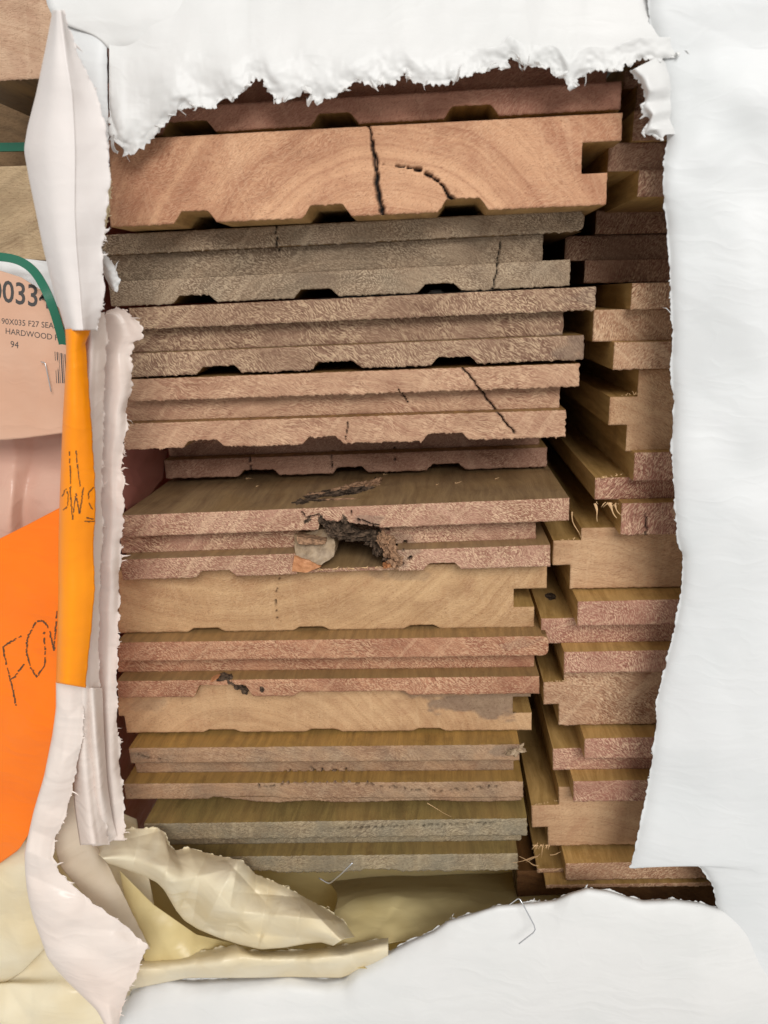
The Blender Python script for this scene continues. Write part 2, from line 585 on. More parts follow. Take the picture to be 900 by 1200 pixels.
        if round_r:
            rad = min(.0022, (z1 - z0) * .4)
            zz = GZ[-1]
            q = np.clip((rad - np.minimum(zz - z0, z1 - zz)) / rad, 0, 1)
            off = rad * (1 - np.sqrt(np.clip(1 - q * q, 0, 1)))
            GX[-1] -= off
            GX[-2] = np.minimum(GX[-2], GX[-1] - r * .3)
            GX[-3] = np.minimum(GX[-3], GX[-2] - r * .3)
            GX[-4] = np.minimum(GX[-4], GX[-3] - r * .3)
            GX[-5] = np.minimum(GX[-5], GX[-4] - r * .3)
        GY = (fbm(GX * 1000 * .25, GZ * 1000 * .25, s, 3) * .22 + vnoise(GX * 1000 * 1.4, GZ * 1000 * 1.4, s + 1) * .1) / 1000
        c = .00022
        e = np.zeros_like(GY)
        if cham[0]: e[:, 0] = 1
        if cham[1]: e[:, -1] = 1
        e[0, :] = 1
        e[-1, :] = 1
        GY = GY + e * c * (1 + .8 * vnoise(GX * 900, GZ * 900, s + 2))
        mark, stain = self.paint(GX, GZ, s)
        GY = GY + mark * .0022
        GY = GY + dd / 1000
        P = np.stack([GX, GY, GZ], -1)
        nv = nz + 1
        verts = [P.reshape(-1, 3)]
        faces, mi = [], []
        ii, jj = np.meshgrid(np.arange(nx), np.arange(nz), indexing='ij')
        a = ii * nv + jj
        q = np.stack([a, a + nv, a + nv + 1, a + 1], -1).reshape(-1, 4)
        faces += q.tolist()
        mi += [0] * len(q)
        # boundary loop going round, then two rings further back
        loop = [(i, 0) for i in range(nx)] + [(nx, j) for j in range(nz)] + [(i, nz) for i in range(nx, 0, -1)] + [(0, j) for j in range(nz, 0, -1)]
        li = np.array([i * nv + j for i, j in loop])
        clean = []
        for i, j in loop:
            z = zb[i] * (1 - V[j]) + zt[i] * V[j]
            x = GX[i, j] if round_r and i == nx else X[i]
            clean.append((x, z))
        clean = np.array(clean)
        base = len(li)
        off = (nx + 1) * nv
        stn = [stain.ravel()]
        mrk = [mark.ravel()]
        prev = li
        for k, yy in enumerate((dd / 1000 + .0014, (length or self.len) / 1000)):
            ring = np.stack([clean[:, 0], np.full(base, yy), clean[:, 1]], -1)
            verts.append(ring)
            cur = off + np.arange(base)
            for t in range(base):
                t2 = (t + 1) % base
                faces.append([int(prev[t2]), int(prev[t]), int(cur[t]), int(cur[t2])])
                mi.append(1)
            prev = cur
            off += base
            stn.append(np.zeros(base))
            mrk.append(np.zeros(base))
        faces.append([int(v) for v in prev])
        mi.append(1)
        verts = np.concatenate(verts)
        sm = [i == 0 for i in mi]
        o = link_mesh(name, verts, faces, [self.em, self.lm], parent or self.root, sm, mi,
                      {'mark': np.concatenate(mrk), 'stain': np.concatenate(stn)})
        return o


LG = 'floorboards of the wide front stack'
RG = 'floorboards of the narrow stack behind the right sheet'
XS = (140, 660)
TAN = ('#a5734c', '#d0a271', '#e0b98a')
Board('pinkish topmost floorboard of wide stack, mostly hidden by the torn upper plastic', LG, 210, (127, 728),
      [(52, 14), (88, 52), (131, 93), (161, 128)], (127, 720), (127, 712), (127, 728), 7,
      [(190, 250), (365, 420), (520, 585)], 2.8, ('#93604c', '#bd8a72', '#d2a68a'), ang=35, flecks=.4, ring=(80, -90))
B = Board('thick smooth tan floorboard end with a black vertical crack near its middle', LG, 206, (127, 728),
          [(165, 131), (196, 164), (231, 201), (266, 239)], (127, 729), (127, 682), (127, 711), 0,
          [(204, 252), (355, 411), (513, 572)], 3.0, ('#a87456', '#d8a780', '#e4bb96'), ang=25, flecks=.3, ring=(72, -28),
          marks=[([(432, 146), (436, 165), (439, 180)], .2), ([(436, 165), (440, 195), (441, 215)], .4), ([(438, 175), (443, 190), (440, 207)], .26), ([(441, 205), (445, 235), (448, 252)], .62),
                 ([(449, 193), (458, 193)], .12), ([(462, 194), (470, 195), (474, 195)], .2), ([(477, 196), (483, 197)], .22), ([(486, 198), (492, 199)], .42), ([(498, 203), (505, 206)], .45),
                 ([(508, 209), (513, 212)], .36), ([(516, 215), (520, 219)], .3), ([(521, 221), (525, 227)], .34), ([(525, 229), (533, 236)], .5)],
          res=.36, ring_f=.3, rag=.4)
Board('greyish weathered floorboard with a rounded upper corner, directly under the cracked tan one', LG, 220, (115, 685),
      [(275, 246), (299, 271), (328, 306), (360, 334)], (112, 685), (128, 636), (128, 668), 3.5,
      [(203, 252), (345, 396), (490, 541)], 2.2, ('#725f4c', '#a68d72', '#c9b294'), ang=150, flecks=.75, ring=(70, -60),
      marks=[([(323, 262), (325, 296)], .12), ([(588, 283), (582, 318), (577, 338)], .16)], grey=.2, round_r=('up',), rag=.5,
      longc=('#4f3a22', '#8a6c44'), res=.38, fl=.8)
Board('speckled tan floorboard with a greenish lower right corner, fourth from the top of wide stack', LG, 220, (152, 690),
      [(361, 336), (388, 362), (413, 394), (442, 421)], (152, 698), (148, 660), (150, 684), 4.5,
      [(230, 282), (365, 423), (505, 560)], 2.2, ('#7a5a48', '#ad8d72', '#d2b592'), ang=140, flecks=.85, ring=(60, -70),
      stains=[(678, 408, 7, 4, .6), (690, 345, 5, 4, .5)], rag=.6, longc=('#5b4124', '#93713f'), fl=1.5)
Board('pale floorboard with dark diagonal streak at right, above the deep recess of wide stack', LG, 220, (150, 672),
      [(447, 424), (472, 452), (496, 481), (527, 512)], (150, 679), (146, 656), (144, 663), 5,
      [(215, 262), (355, 402), (495, 550)], 2.2, ('#9a6e56', '#c69e7e', '#dfbb97'), ang=160, flecks=.6, ring=(65, -50),
      marks=[([(540, 428), (556, 447), (572, 470), (590, 492), (604, 508)], .22), ([(466, 455), (478, 476)], .12), ([(408, 494), (404, 516)], .1)],
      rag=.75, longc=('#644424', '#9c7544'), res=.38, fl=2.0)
Board('floorboard pushed far back into the shadow between two longer boards', LG, 258, (195, 640),
      [(500, 487), (520, 506), (540, 524), (561, 547)], (195, 640), (197, 632), (193, 641), 6,
      [(280, 327), (390, 432), (500, 545)], 2.2, ('#8b6450', '#bb917a', '#cfab90'), ang=30, flecks=.6, ring=(50, -60), rag=.5,
      marks=[([(292, 536), (294, 556)], .1), ([(388, 532), (389, 550)], .12), ([(462, 528), (463, 545)], .1)])


def on_level(px, py, z):
    """where the photo direction meets a level surface at height z"""
    u, v = (px - 450) / F_PX, (py - 600) / F_PX
    r = CF + u * CR - v * CU
    return r * (z / r[2])


def lump(name, c, rad, mat, parent, seed=0, rough=.35, sub=3, rot=0.0):
    """a broken, uneven fragment centred at world point c with half sizes rad (mm)"""
    import bmesh
    bm = bmesh.new()
    bmesh.ops.create_icosphere(bm, subdivisions=sub, radius=1.0)
    inv = parent.matrix_basis.inverted()
    cr, sr = math.cos(rot), math.sin(rot)
    for v in bm.verts:
        p = v.co.copy()
        n = fbm(p.x * 1.6 + seed * 3.1, p.y * 1.6 + p.z * 2.3 + seed, seed, 3)
        q = fbm(p.z * 4 + seed, p.x * 4 - p.y * 3, seed + 9, 2)
        w3 = fbm(p.x * 9 + seed, p.y * 9 + p.z * 8, seed + 4, 2)
        k = 1 + rough * (float(n) * 1.3 + float(q) * .6 + float(w3) * .45)
        x, y, z = p.x * rad[0] * k, p.y * rad[1] * k, p.z * rad[2] * k
        v.co = inv @ Vector((c[0] + (x * cr - z * sr) / 1000, c[1] + y / 1000, c[2] + (x * sr + z * cr) / 1000))
    me = bpy.data.meshes.new(name)
    bm.to_mesh(me)
    bm.free()
    me.materials.append(mat)
    o = bpy.data.objects.new(name, me)
    col.objects.link(o)
    o.parent = parent
    return o


def splinter(p0, p1, w, parent, mat=None, bend=.15, seed=0):
    """a thin torn sliver of wood from p0 to p1 (world points), tapering to its tip"""
    p0, p1 = np.array(p0), np.array(p1)
    ax = p1 - p0
    L = np.linalg.norm(ax)
    ax /= L
    s = np.cross(ax, [0.1, 1, .2]); s /= np.linalg.norm(s)
    u = np.cross(ax, s)
    vs, fs = [], []
    n = 6
    inv = parent.matrix_basis.inverted() if parent else Matrix.Identity(4)
    for k in range(n + 1):
        t = k / n
        c = p0 + ax * L * t + u * L * bend * math.sin(t * 2.2 + seed) * t + s * L * .05 * math.sin(t * 5 + seed)
        ww = w / 1000 * (1 - t * .85) * (1 + .3 * math.sin(seed + 7 * t))
        for a in range(4):
            g = a * math.pi / 2
            vs.append(inv @ Vector(c + s * math.cos(g) * ww + u * math.sin(g) * ww * .45))
    for k in range(n):
        for a in range(4):
            b = (a + 1) % 4
            fs.append([k * 4 + a, k * 4 + b, k * 4 + 4 + b, k * 4 + 4 + a])
    fs.append([3, 2, 1, 0])
    fs.append([n * 4 + a for a in range(4)])
    return link_mesh('splinter', vs, fs, mat or SPLINT, parent)


def fibres(board, n, x0, x1, py, d, mat=None, size=(.6, 1.8), seed=3, up=False):
    """short torn fibres hanging from an edge between two picture positions"""
    rr = random.Random(seed)
    for k in range(n):
        t = rr.random()
        a = W(x0 + (x1 - x0) * t, py[0] + (py[1] - py[0]) * t, d - .1)
        L = rr.uniform(*size) / 1000
        dz = L * (.6 if up else -.6)
        splinter(a, a + np.array([rr.uniform(-.8, .8) * L, -.3 * L, dz]), rr.uniform(.12, .25), board.root, mat, .3, k)


# --- the damaged board with the knot hole
GC = ('#8f634c', '#bd917a', '#e2c09c')
G = Board('floorboard with a big rotten knot hole in its end and a gash on top', LG, 220, (142, 667),
          [(603, 585), (629, 611), (655, 639), (680, 663)], (142, 667), (142, 628), (142, 645), 6.5, (), 2.2, GC,
          ang=150, flecks=.85, ring=(60, -45), skip=('up', 'core', 'low'), rag=.3,
          marks=[([(353, 600), (358, 606), (362, 609)], .16), ([(360, 607), (374, 603)], .2), ([(411, 598), (412, 604)], .1),
                 ([(424, 610), (434, 614), (444, 616)], .22), ([(419, 609), (420, 610)], .4), ([(452, 626), (454, 628)], .4),
                 ([(472, 645), (473, 643)], .4), ([(480, 655), (481, 654)], .45), ([(470, 660), (471, 661)], .35)],
          stains=[(430, 612, 7, 2, .5), (470, 652, 4, 4, .45)], longc=('#7d6247', '#a88a63'), res=.36)
z = G.z


def lx(px, py, e=0):
    return G.px((px, py), e)[0]


def arch(X):
    a, b = lx(374, 620), lx(449, 618)
    pts = [(lx(373, 620), z[1]), (lx(376, 610), z[1] + .0042), (lx(384, 612), z[1] + .0027), (lx(396, 613), z[1] + .0025), (lx(401, 608), z[1] + .0032),
           (lx(412, 612), z[1] + .0018), (lx(440, 617), z[1] + .0006), (lx(452, 618), z[1] - .001)]
    return np.interp(X, [p[0] for p in pts], [p[1] for p in pts], left=-1, right=-1) + vnoise(X * 2500, 1, 3) * .0006


G.slab('upper_lip', lx(142, 615), lx(667, 598), z[1], z[0], 0, (True, True), cutfn=arch)
G.slab('core', lx(142, 642, 6.5), lx(352, 636, 6.5), z[2], z[1], 6.5, (False, False))
G.slab('core', lx(446, 630, 6.5), lx(628, 625, 6.5), z[2], z[1], 6.5, (False, False))
G.slab('core', lx(372, 630, 30), lx(462, 630, 30), z[3] + .0012, z[1] + .001, 34, (False, False))
_ch = lambda a, b: [(lx(a, 680), lx(b, 664), 2.2)]
G.slab('lower_lip', lx(142, 668), lx(347, 660), z[3], z[2], 0, (True, True), _ch(230, 276))
G.slab('lower_lip', lx(466, 658), lx(645, 650), z[3], z[2], 0, (True, True), _ch(496, 541))
G.slab('lower_lip', lx(352, 666), lx(466, 660), z[3], z[3] + .0012, 1.2, (True, True))


def facet(name, pts, depth, mat, parent):
    """a broken wedge: an outline of (px, py, mm) points with each point's own depth, run back"""
    inv = parent.matrix_basis.inverted()
    f = [inv @ Vector(W(p[0], p[1], p[2])) for p in pts]
    c = sum(f, Vector()) / len(f)
    c.y -= .0006
    b = [Vector((p.x, p.y + depth / 1000, p.z)) for p in f]
    n = len(f)
    fs = [[i, (i + 1) % n, 2 * n] for i in range(n)] + [[(i + 1) % n, i, n + i, n + (i + 1) % n] for i in range(n)]
    fs.append(list(range(2 * n - 1, n - 1, -1)))
    o = link_mesh(name, f + b + [c], fs, mat, parent)
    import bmesh
    bm = bmesh.new()
    bm.from_mesh(o.data)
    bmesh.ops.subdivide_edges(bm, edges=bm.edges[:], cuts=5, use_grid_fill=True)
    for v in bm.verts:
        q = v.co * 1000
        v.co.y += (float(fbm(q.x * .7, q.z * .7, len(pts), 3)) * .55) / 1000
        v.co.x += float(vnoise(q.z * 1.2, q.y * .8, 5)) * .4 / 1000
        v.co.z += float(vnoise(q.x * 1.2, q.y * .8, 8)) * .4 / 1000
    bm.to_mesh(o.data)
    bm.free()
    return o


R = G.root
facet('knot', [(345, 627, 225), (388, 618, 226), (393, 640, 223), (391, 652, 221.5), (377, 662, 220), (362, 660, 219.6), (346, 655, 219.8)], 14, KNOT, R)
facet('split_knot_piece', [(345, 652, 219.4), (362, 657, 219.2), (376, 664, 219.4), (360, 671, 219.5), (342, 670, 219.6)], 7, ORWOOD, R)
facet('knot_edge', [(347, 629, 221), (382, 634, 220.6), (381, 638, 220.4), (350, 638, 220.8)], 6, ROT, R)
for k, (x, y, d_, rx, ry, rz, mt, ro) in enumerate([
    (402, 622, 224, 4.2, 4, 2.1, BARK, -.1), (388, 615, 222, 2.4, 3, 2.0, BARK, -.5), (421, 627, 225, 4.6, 4, 1.6, BARK, 0), (437, 630, 225, 3.0, 4, 2.0, BARK, .2),
    (446, 638, 225, 2.2, 4, 3.2, BARK, .3), (376, 607, 220.6, .9, 1.2, 1.5, BARK, 0),
    (404, 609, 220.4, .9, 1.0, 1.2, BARK, .4), (452, 633, 221.5, 2.2, 4, 3.0, ROT, .5),
    (458, 645, 221, 2.2, 4, 3.2, ROT, .2), (463, 655, 220.8, 2.6, 3, 2.8, ROT, .1), (455, 660, 221, 1.6, 3, 1.4, ORWOOD, 0),
    (360, 610, 220.2, 1.2, .8, .6, BARK, .4), (453, 652, 223, 1.3, 3, 2.0, BARK, .2)]):
    lump({id(BARK): 'charred_fragment', id(ROT): 'rotten_rim', id(ORWOOD): 'split_wood'}[id(mt)], W(x, y, d_), (rx, ry, rz), mt, R, k + 2, .7, 4, ro)
for k, (x, y, rx, ry, rz, mt, ro) in enumerate([
    (366, 583, 3.0, 2.6, .55, BARK, .05), (378, 580, 4.2, 2.6, .8, BARK, .05), (392, 579, 4.5, 3.2, .9, BARK, .04), (407, 577, 4.0, 3.0, .8, BARK, .1),
    (417, 574, 3.2, 3.0, .8, BARK, .1), (372, 586, 3.0, 1.6, .3, BARK, .03), (430, 573, 2.4, 1.2, .6, BARK, .12),
    (398, 575, 3.0, 2.0, 1.1, ROT, .1), (409, 573, 3.4, 2.4, 1.4, ROT, .15), (424, 570, 3.8, 2.8, 1.3, ROT, .15), (437, 566.5, 3.0, 2.6, 1.2, ROT, .1), (372, 580, 3.4, 1.6, .7, ROT, .05), (352, 588, 2.2, 3.0, .3, BARK, .1), (395, 585, 6.0, 1.2, .35, ROT, .03), 
    (439, 562, .5, 4.0, .25, BARK, .3)]):
    p = on_level(x, y, G.org[2] + z[0] + (p0 := (x - 142) * 0.0) )
    zt_ = G.org[2] + z[0] * G.ct + (p[0] - G.org[0]) * math.tan(G.tilt)
    p = on_level(x, y, zt_)
    lump({id(BARK): 'charred_gash', id(ROT): 'torn_wood', id(KNOT): 'grey_wood'}[id(mt)], p, (rx, ry, rz), mt, R, k + 31, .75, 4, ro)
for k, (x, y) in enumerate([(288, 561), (449, 556), (511, 568), (533, 566), (580, 561), (300, 570), (350, 556)]):
    zt_ = G.org[2] + z[0] * G.ct + (on_level(x, y, G.org[2] + z[0])[0] - G.org[0]) * math.tan(G.tilt)
    p = on_level(x, y, zt_ + .0002)
    splinter(p, p + np.array([.0024 * (1 - k % 3 * .3), .0006, .0001]), .18, R, SPLINT, .1, k)

for k in range(16):
    _x = 372 + 6 * k + 3 * math.sin(k * 3.1)
    _q = W(_x, 668 - .2 * k, 221.2 - .8 * (k % 3))
    splinter(_q, _q + np.array([.0022 * math.cos(k * 2.2), -.0006, .0004 + .0005 * (k % 2)]), .22, R, SPLINT, .2, k)

H = Board('smooth plain tan floorboard right below the one with the knot hole', LG, 227, (140, 640),
          [(672, 655), (701, 687), (722, 708), (742, 735)], (138, 641), (138, 602), (138, 626), 0,
          [(220, 263), (344, 386), (473, 516)], 1.3, ('#ab825a', '#cfa97b', '#dcb98f'), ang=20, flecks=.3, ring=(40, 90), rag=.15,
          marks=[([(328, 676), (322, 700), (326, 735)], .06)], stains=[(470, 672, 9, 2.5, .4)], longc=('#957240', '#c39f62'), ring_f=.3)
I = Board('striped pinkish floorboard whose lower lip is broken away over the arched board', LG, 220, (140, 643),
          [(754, 745), (776, 768), (799, 792), (818, 813)], (138, 643), (138, 626), (138, 632), 6.5,
          [(228, 296, 4.4), (345, 480, 1.5)], 1.0, ('#925e46', '#bd8a68', '#dcb48e'), ang=150, flecks=.7, ring=(50, -40), round_r=('up',), rag=.3,
          longc=('#7a5f3e', '#a98658'), stains=[(610, 755, 6, 2, .3)])
J = Board('smooth arched-grain floorboard with a grey-brown stain at its right end', LG, 227, (140, 622),
          [(803, 797), (822, 816), (839, 836), (859, 856)], (138, 622), (138, 601), (147, 623), 0,
          [(238, 282), (358, 401), (484, 523)], 1.0, ('#b1875f', '#d3ac80', '#dfbd92'), ang=10, flecks=.25, ring=(45, -30), rag=.15,
          stains=[(570, 825, 15, 4.5, .85), (500, 812, 9, 2.5, .6), (180, 826, 6, 4, .35)], longc=('#957240', '#c39f62'), ring_f=.35)  # leftmost patch paints the torn strip's slight shade; the others are real stain
for k, (x, y, rx, rz, ro) in enumerate([(262, 793, 2.6, .7, .1), (272, 797, 2.2, .9, -.6), (280, 803, 2.0, .8, -.6), (287, 809, 1.4, .6, -.7), (250, 795, 2.4, .4, .5)]):
    lump('charred_knot', W(x, y, 221.5), (rx, 2.2, rz), BARK if k < 4 else ORWOOD, J.root, k + 61, .5, 3, ro)
lump('charred_spot', W(307, 808, 219.9), (.8, .6, 1.1), BARK, I.root, 71, .5)
K = Board('floorboard with mottled end, row of dark pinholes and pink chipped underside', LG, 219, (147, 612),
          [(877, 873), (894, 892), (918, 917), (937, 935)], (152, 609), (160, 602), (146, 613), 6.5,
          [(243, 330, .8)], 1.0, ('#80604a', '#b28d6a', '#cba987'), ang=165, flecks=.45, ring=(30, -70), grey=.3, rag=.35,
          marks=[([(175 + 9 * k + 3 * math.sin(k * 2.3), 921 + 6 * min(k / 20, 1) * math.sin(k * .21) + 2 * math.sin(k * 1.7)), (177 + 9 * k, 922 + 5 * min(k / 20, 1) * math.sin(k * .21))], .22) for k in range(14, 46, 1)]
          + [([(160, 884), (175, 889)], .15), ([(180, 889), (190, 891)], .12)],
          stains=[(160, 886, 6, 2, .5), (600, 880, 5, 2, .6)], longc=('#7f6236', '#b18b4c'))
K.slab('chipped_underside', K.px((262, 940), .6)[0], K.px((611, 940), .6)[0], K.z[3] - .0021, K.z[3] + .0004, .7, (True, False), cutfn=lambda X: K.z[3] + .0002 - .0026 * np.clip((X - X[0]) / .012, 0, 1) * (.75 + .5 * vnoise(X * 90, 3, 4)))
lump('frayed_corner', W(603, 878, 220), (3.0, 2, 1.6), KNOT, K.root, 77, .8)
fibres(K, 10, 588, 612, (884, 874), 219, KNOT, (1, 2.5), 9, True)
Mb = Board('lowest floorboard of wide stack, grey-green with a frayed lower edge', LG, 214, (172, 617),
           [(964, 961), (983, 981), (1004, 1002), (1024, 1020)], (170, 618), (196, 611), (190, 607), 6.5,
           [(280, 325, .7), (420, 470, .8)], 1.0, ('#726450', '#a3906f', '#bfac8c'), ang=10, flecks=.6, ring=(60, 60), grey=.5, rag=.8,
           marks=[([(390 + 8 * k, 972 - k * .3 + math.sin(k * 2.1)), (393 + 8 * k, 971 - k * .3)], .2) for k in range(1, 24)],
           longc=('#6c5936', '#97804c'))
_p = W(500, 943, 217)
splinter(_p, W(560, 968, 213.5), .13, Mb.root, SPLINT, .04, 2)
_b = Board.n

# ------------------------------------------------------------------ right stack
RC = [('#855a45', '#b28a70', '#d2ae8e'), ('#94684c', '#bf9674', '#dfbd98'), ('#a87c58', '#cba47c', '#d9b68e'), ('#94604e', '#b98a72', '#e2bd9b')]
RX = (640, 800)


def rboard(label, d, ys, up, core, low, dd, c, **kw):
    kw.setdefault('flecks', .85)
    return Board(label, RG, d, RX, [(y + 1.5, y - 1.0) for y in ys], (up, 905) if up else None, (core, 905) if core else None, (low, 905) if low else None, dd,
                 (), 2, RC[c], rag=kw.pop('rag', .3), longc=kw.pop('longc', ('#94703a', '#cba468')), **kw)


rboard('shadowed floorboard highest in the right stack, glimpsed through the torn upper corner', 236, (52, 78, 100, 134), 742, 731, 745, 4, 0)
rboard('reddish floorboard of right stack with rounded tongue level with the cracked board', 213, (130, 165, 199, 231), 742, 713, 748, 2.5, 0, ang=50, round_r=('core',))
rboard('dark recessed floorboard of right stack deep in shadow below the rounded tongue', 252, (246, 274, 304, 331), 698, 662, 685, 5, 0, ang=60, longc=('#4a2e18', '#71491f'))  # side wood darkened in colour to deepen the shade of the recess
rboard('pinkish stepped floorboard of right stack just below the dark recessed one', 219, (332, 363, 401, 433), 740, 695, 719, 5, 1, ang=60)
r4 = rboard('floorboard of right stack with full face and blunt square tongue pointing left', 224, (433, 465, 498, 529), 748, 714, 734, 0, 2, ang=140, flecks=.55)
r5 = rboard('floorboard of right stack with splintered tongue and vertical slivers hanging under it', 220, (531, 564, 590, 627), 743, 697, 728, 5, 3, ang=70, rag=.5,
            marks=[([(757, 603), (758, 618), (757, 626)], .2)], round_r=('low',))
r6 = rboard('broad smooth tan floorboard of right stack with a long rounded tongue', 227, (618, 632, 661, 689), 681, 648, 668, 0, 2, ang=8, flecks=.35, fl=2.5)
r7 = rboard('stepped floorboard of right stack with black smudge on its tongue', 218, (704, 733, 763, 788), 677, 634, 661, 6.5, 3, ang=120)
r8 = rboard('floorboard of right stack with frayed short tongue below the black-smudged one', 225, (775, 798, 824, 849), 661, 637, 655, 0, 1, ang=150, rag=.45)
r9 = rboard('reddish stepped floorboard of right stack, third from its bottom', 218, (865, 889, 915, 939), 685, 648, 672, 6.5, 3, ang=130)
r10 = rboard('pale tan full-faced floorboard of right stack, second from its bottom', 225, (921, 942, 968, 990), 655, 623, 642, 0, 2, ang=8, flecks=.3, fl=2.2, rag=.45)
r11 = rboard('lowest floorboard of right stack with frayed fibres at its left end', 218, (1011, 1031, 1036, 1040), 663, 630, 640, 6, 1, ang=30, rag=.6)
# slivers
for k, (a, b, w_) in enumerate([((697, 590, 221), (701, 611, 219), .35), ((713, 590, 220), (723, 607, 218), .45), ((720, 592, 220), (727, 604, 218), .3),
                                ((670, 600, 222), (679, 632, 224), .25)]):
    splinter(W(*a), W(*b), w_, r5.root, SPLINT, .1, k)
for k, (a, b, w_) in enumerate([((630, 1003, 221), (597, 1008, 212), .6), ((632, 1014, 221), (608, 1004, 213), .4), ((633, 1000, 222), (618, 1012, 216), .3),
                                ((645, 1002, 219), (658, 1000, 217), .25), ((648, 1020, 219), (661, 1018, 217), .25), ((637, 990, 222), (633, 1006, 217), .3), ((630, 988, 222), (624, 1000, 218), .3)]):
    splinter(W(*a), W(*b), w_, r11.root, SPLINT, .1, k)
fibres(r4, 8, 715, 748, (465, 462), 224, None, (.5, 1.6), 15, True)
fibres(r5, 14, 698, 730, (562, 556), 224, None, (.5, 1.5), 16, True)
fibres(r5, 10, 698, 728, (588, 590), 224, None, (.6, 2.2), 17)
fibres(r6, 8, 652, 681, (634, 631), 227, None, (.4, 1.2), 18, True)
fibres(r8, 14, 640, 670, (800, 797), 225, None, (.5, 1.8), 19, True)
fibres(r10, 10, 624, 655, (944, 938), 225, None, (.5, 1.6), 20, True)
fibres(r11, 16, 624, 645, (990, 990), 221, None, (.8, 2.5), 21)
zt_ = r7.org[2] + r7.z[1]
lump('black_smudge', on_level(646, 699, r7.org[2] + r7.z[1] + .0001), (2.0, 3.4, .15), BARK, r7.root, 88, .5)
bear = Board('dark brown timber bearer lying under the right stack', None, 228, (606, 836),
             [(1021, 1018), (1030, 1027), (1050, 1048), (1068, 1066)], (606, 905), (606, 905), (606, 905), 0, (), 2, ('#4d3018', '#6f4a26', '#7d5830'), ang=5, flecks=.2, fl=4,
             cat='timber', name='timber_bearer', longc=('#4a2f16', '#6b4824'))


# ------------------------------------------------------------------ plastic sheets
CATM = True


def resample(rows, nu, nv, smooth_rows=4):
    rows = [np.array(r, float) for r in rows]
    r0 = rows[0][:, :2]
    s = np.concatenate([[0], np.cumsum(np.hypot(*np.diff(r0, axis=0).T) + 1e-6)])
    s /= s[-1]
    t = np.linspace(0, 1, nu)
    out = []
    for k, r in enumerate(rows):
        q = np.stack([np.interp(t, s, r[:, c]) for c in range(3)], -1)
        w = smooth_rows if k else 0
        for _ in range(w * 3):
            q[1:-1] = (q[:-2] + 2 * q[1:-1] + q[2:]) / 4
        qd = q[:, 2].copy()
        for _ in range(6):
            qd[1:-1] = (qd[:-2] + 2 * qd[1:-1] + qd[2:]) / 4
        q[:, 2] = qd
        out.append(q)
    A = np.stack(out)                                  # rows, nu, 3
    v = np.linspace(0, len(rows) - 1, nv)
    i = np.clip(np.floor(v).astype(int), 0, len(rows) - 2)
    f = (v - i)[:, None, None]
    P0 = A[np.maximum(i - 1, 0)]
    P1, P2 = A[i], A[i + 1]
    P3 = A[np.minimum(i + 2, len(rows) - 1)]
    m1 = (P2 - P0) * .5
    m2 = (P3 - P1) * .5
    return (2 * f ** 3 - 3 * f ** 2 + 1) * P1 + (f ** 3 - 2 * f ** 2 + f) * m1 + (-2 * f ** 3 + 3 * f ** 2) * P2 + (f ** 3 - f ** 2) * m2


SHEET_N = [0]


def crumple(x, y, seed, n=5):
    """straight fold lines crossing at odd angles, as in creased film"""
    rr = random.Random(seed)
    z = 0
    x = x + 12 * vnoise(x * .02, y * .02, seed)
    y = y + 12 * vnoise(x * .02, y * .02, seed + 1)
    for k in range(n):
        a = (k + rr.uniform(-.3, .3)) * math.pi / n + seed
        f = rr.uniform(.45, 1.5)
        q = (x * math.cos(a) + y * math.sin(a)) * f + rr.uniform(0, 9)
        tri = np.abs((q % 2.0) - 1.0)
        m = np.clip(.5 + 1.6 * vnoise(x * .6 + k * 5, y * .6, seed + 3 + k), 0, 1)
        z = z + (tri - .5) * m / f
    return z



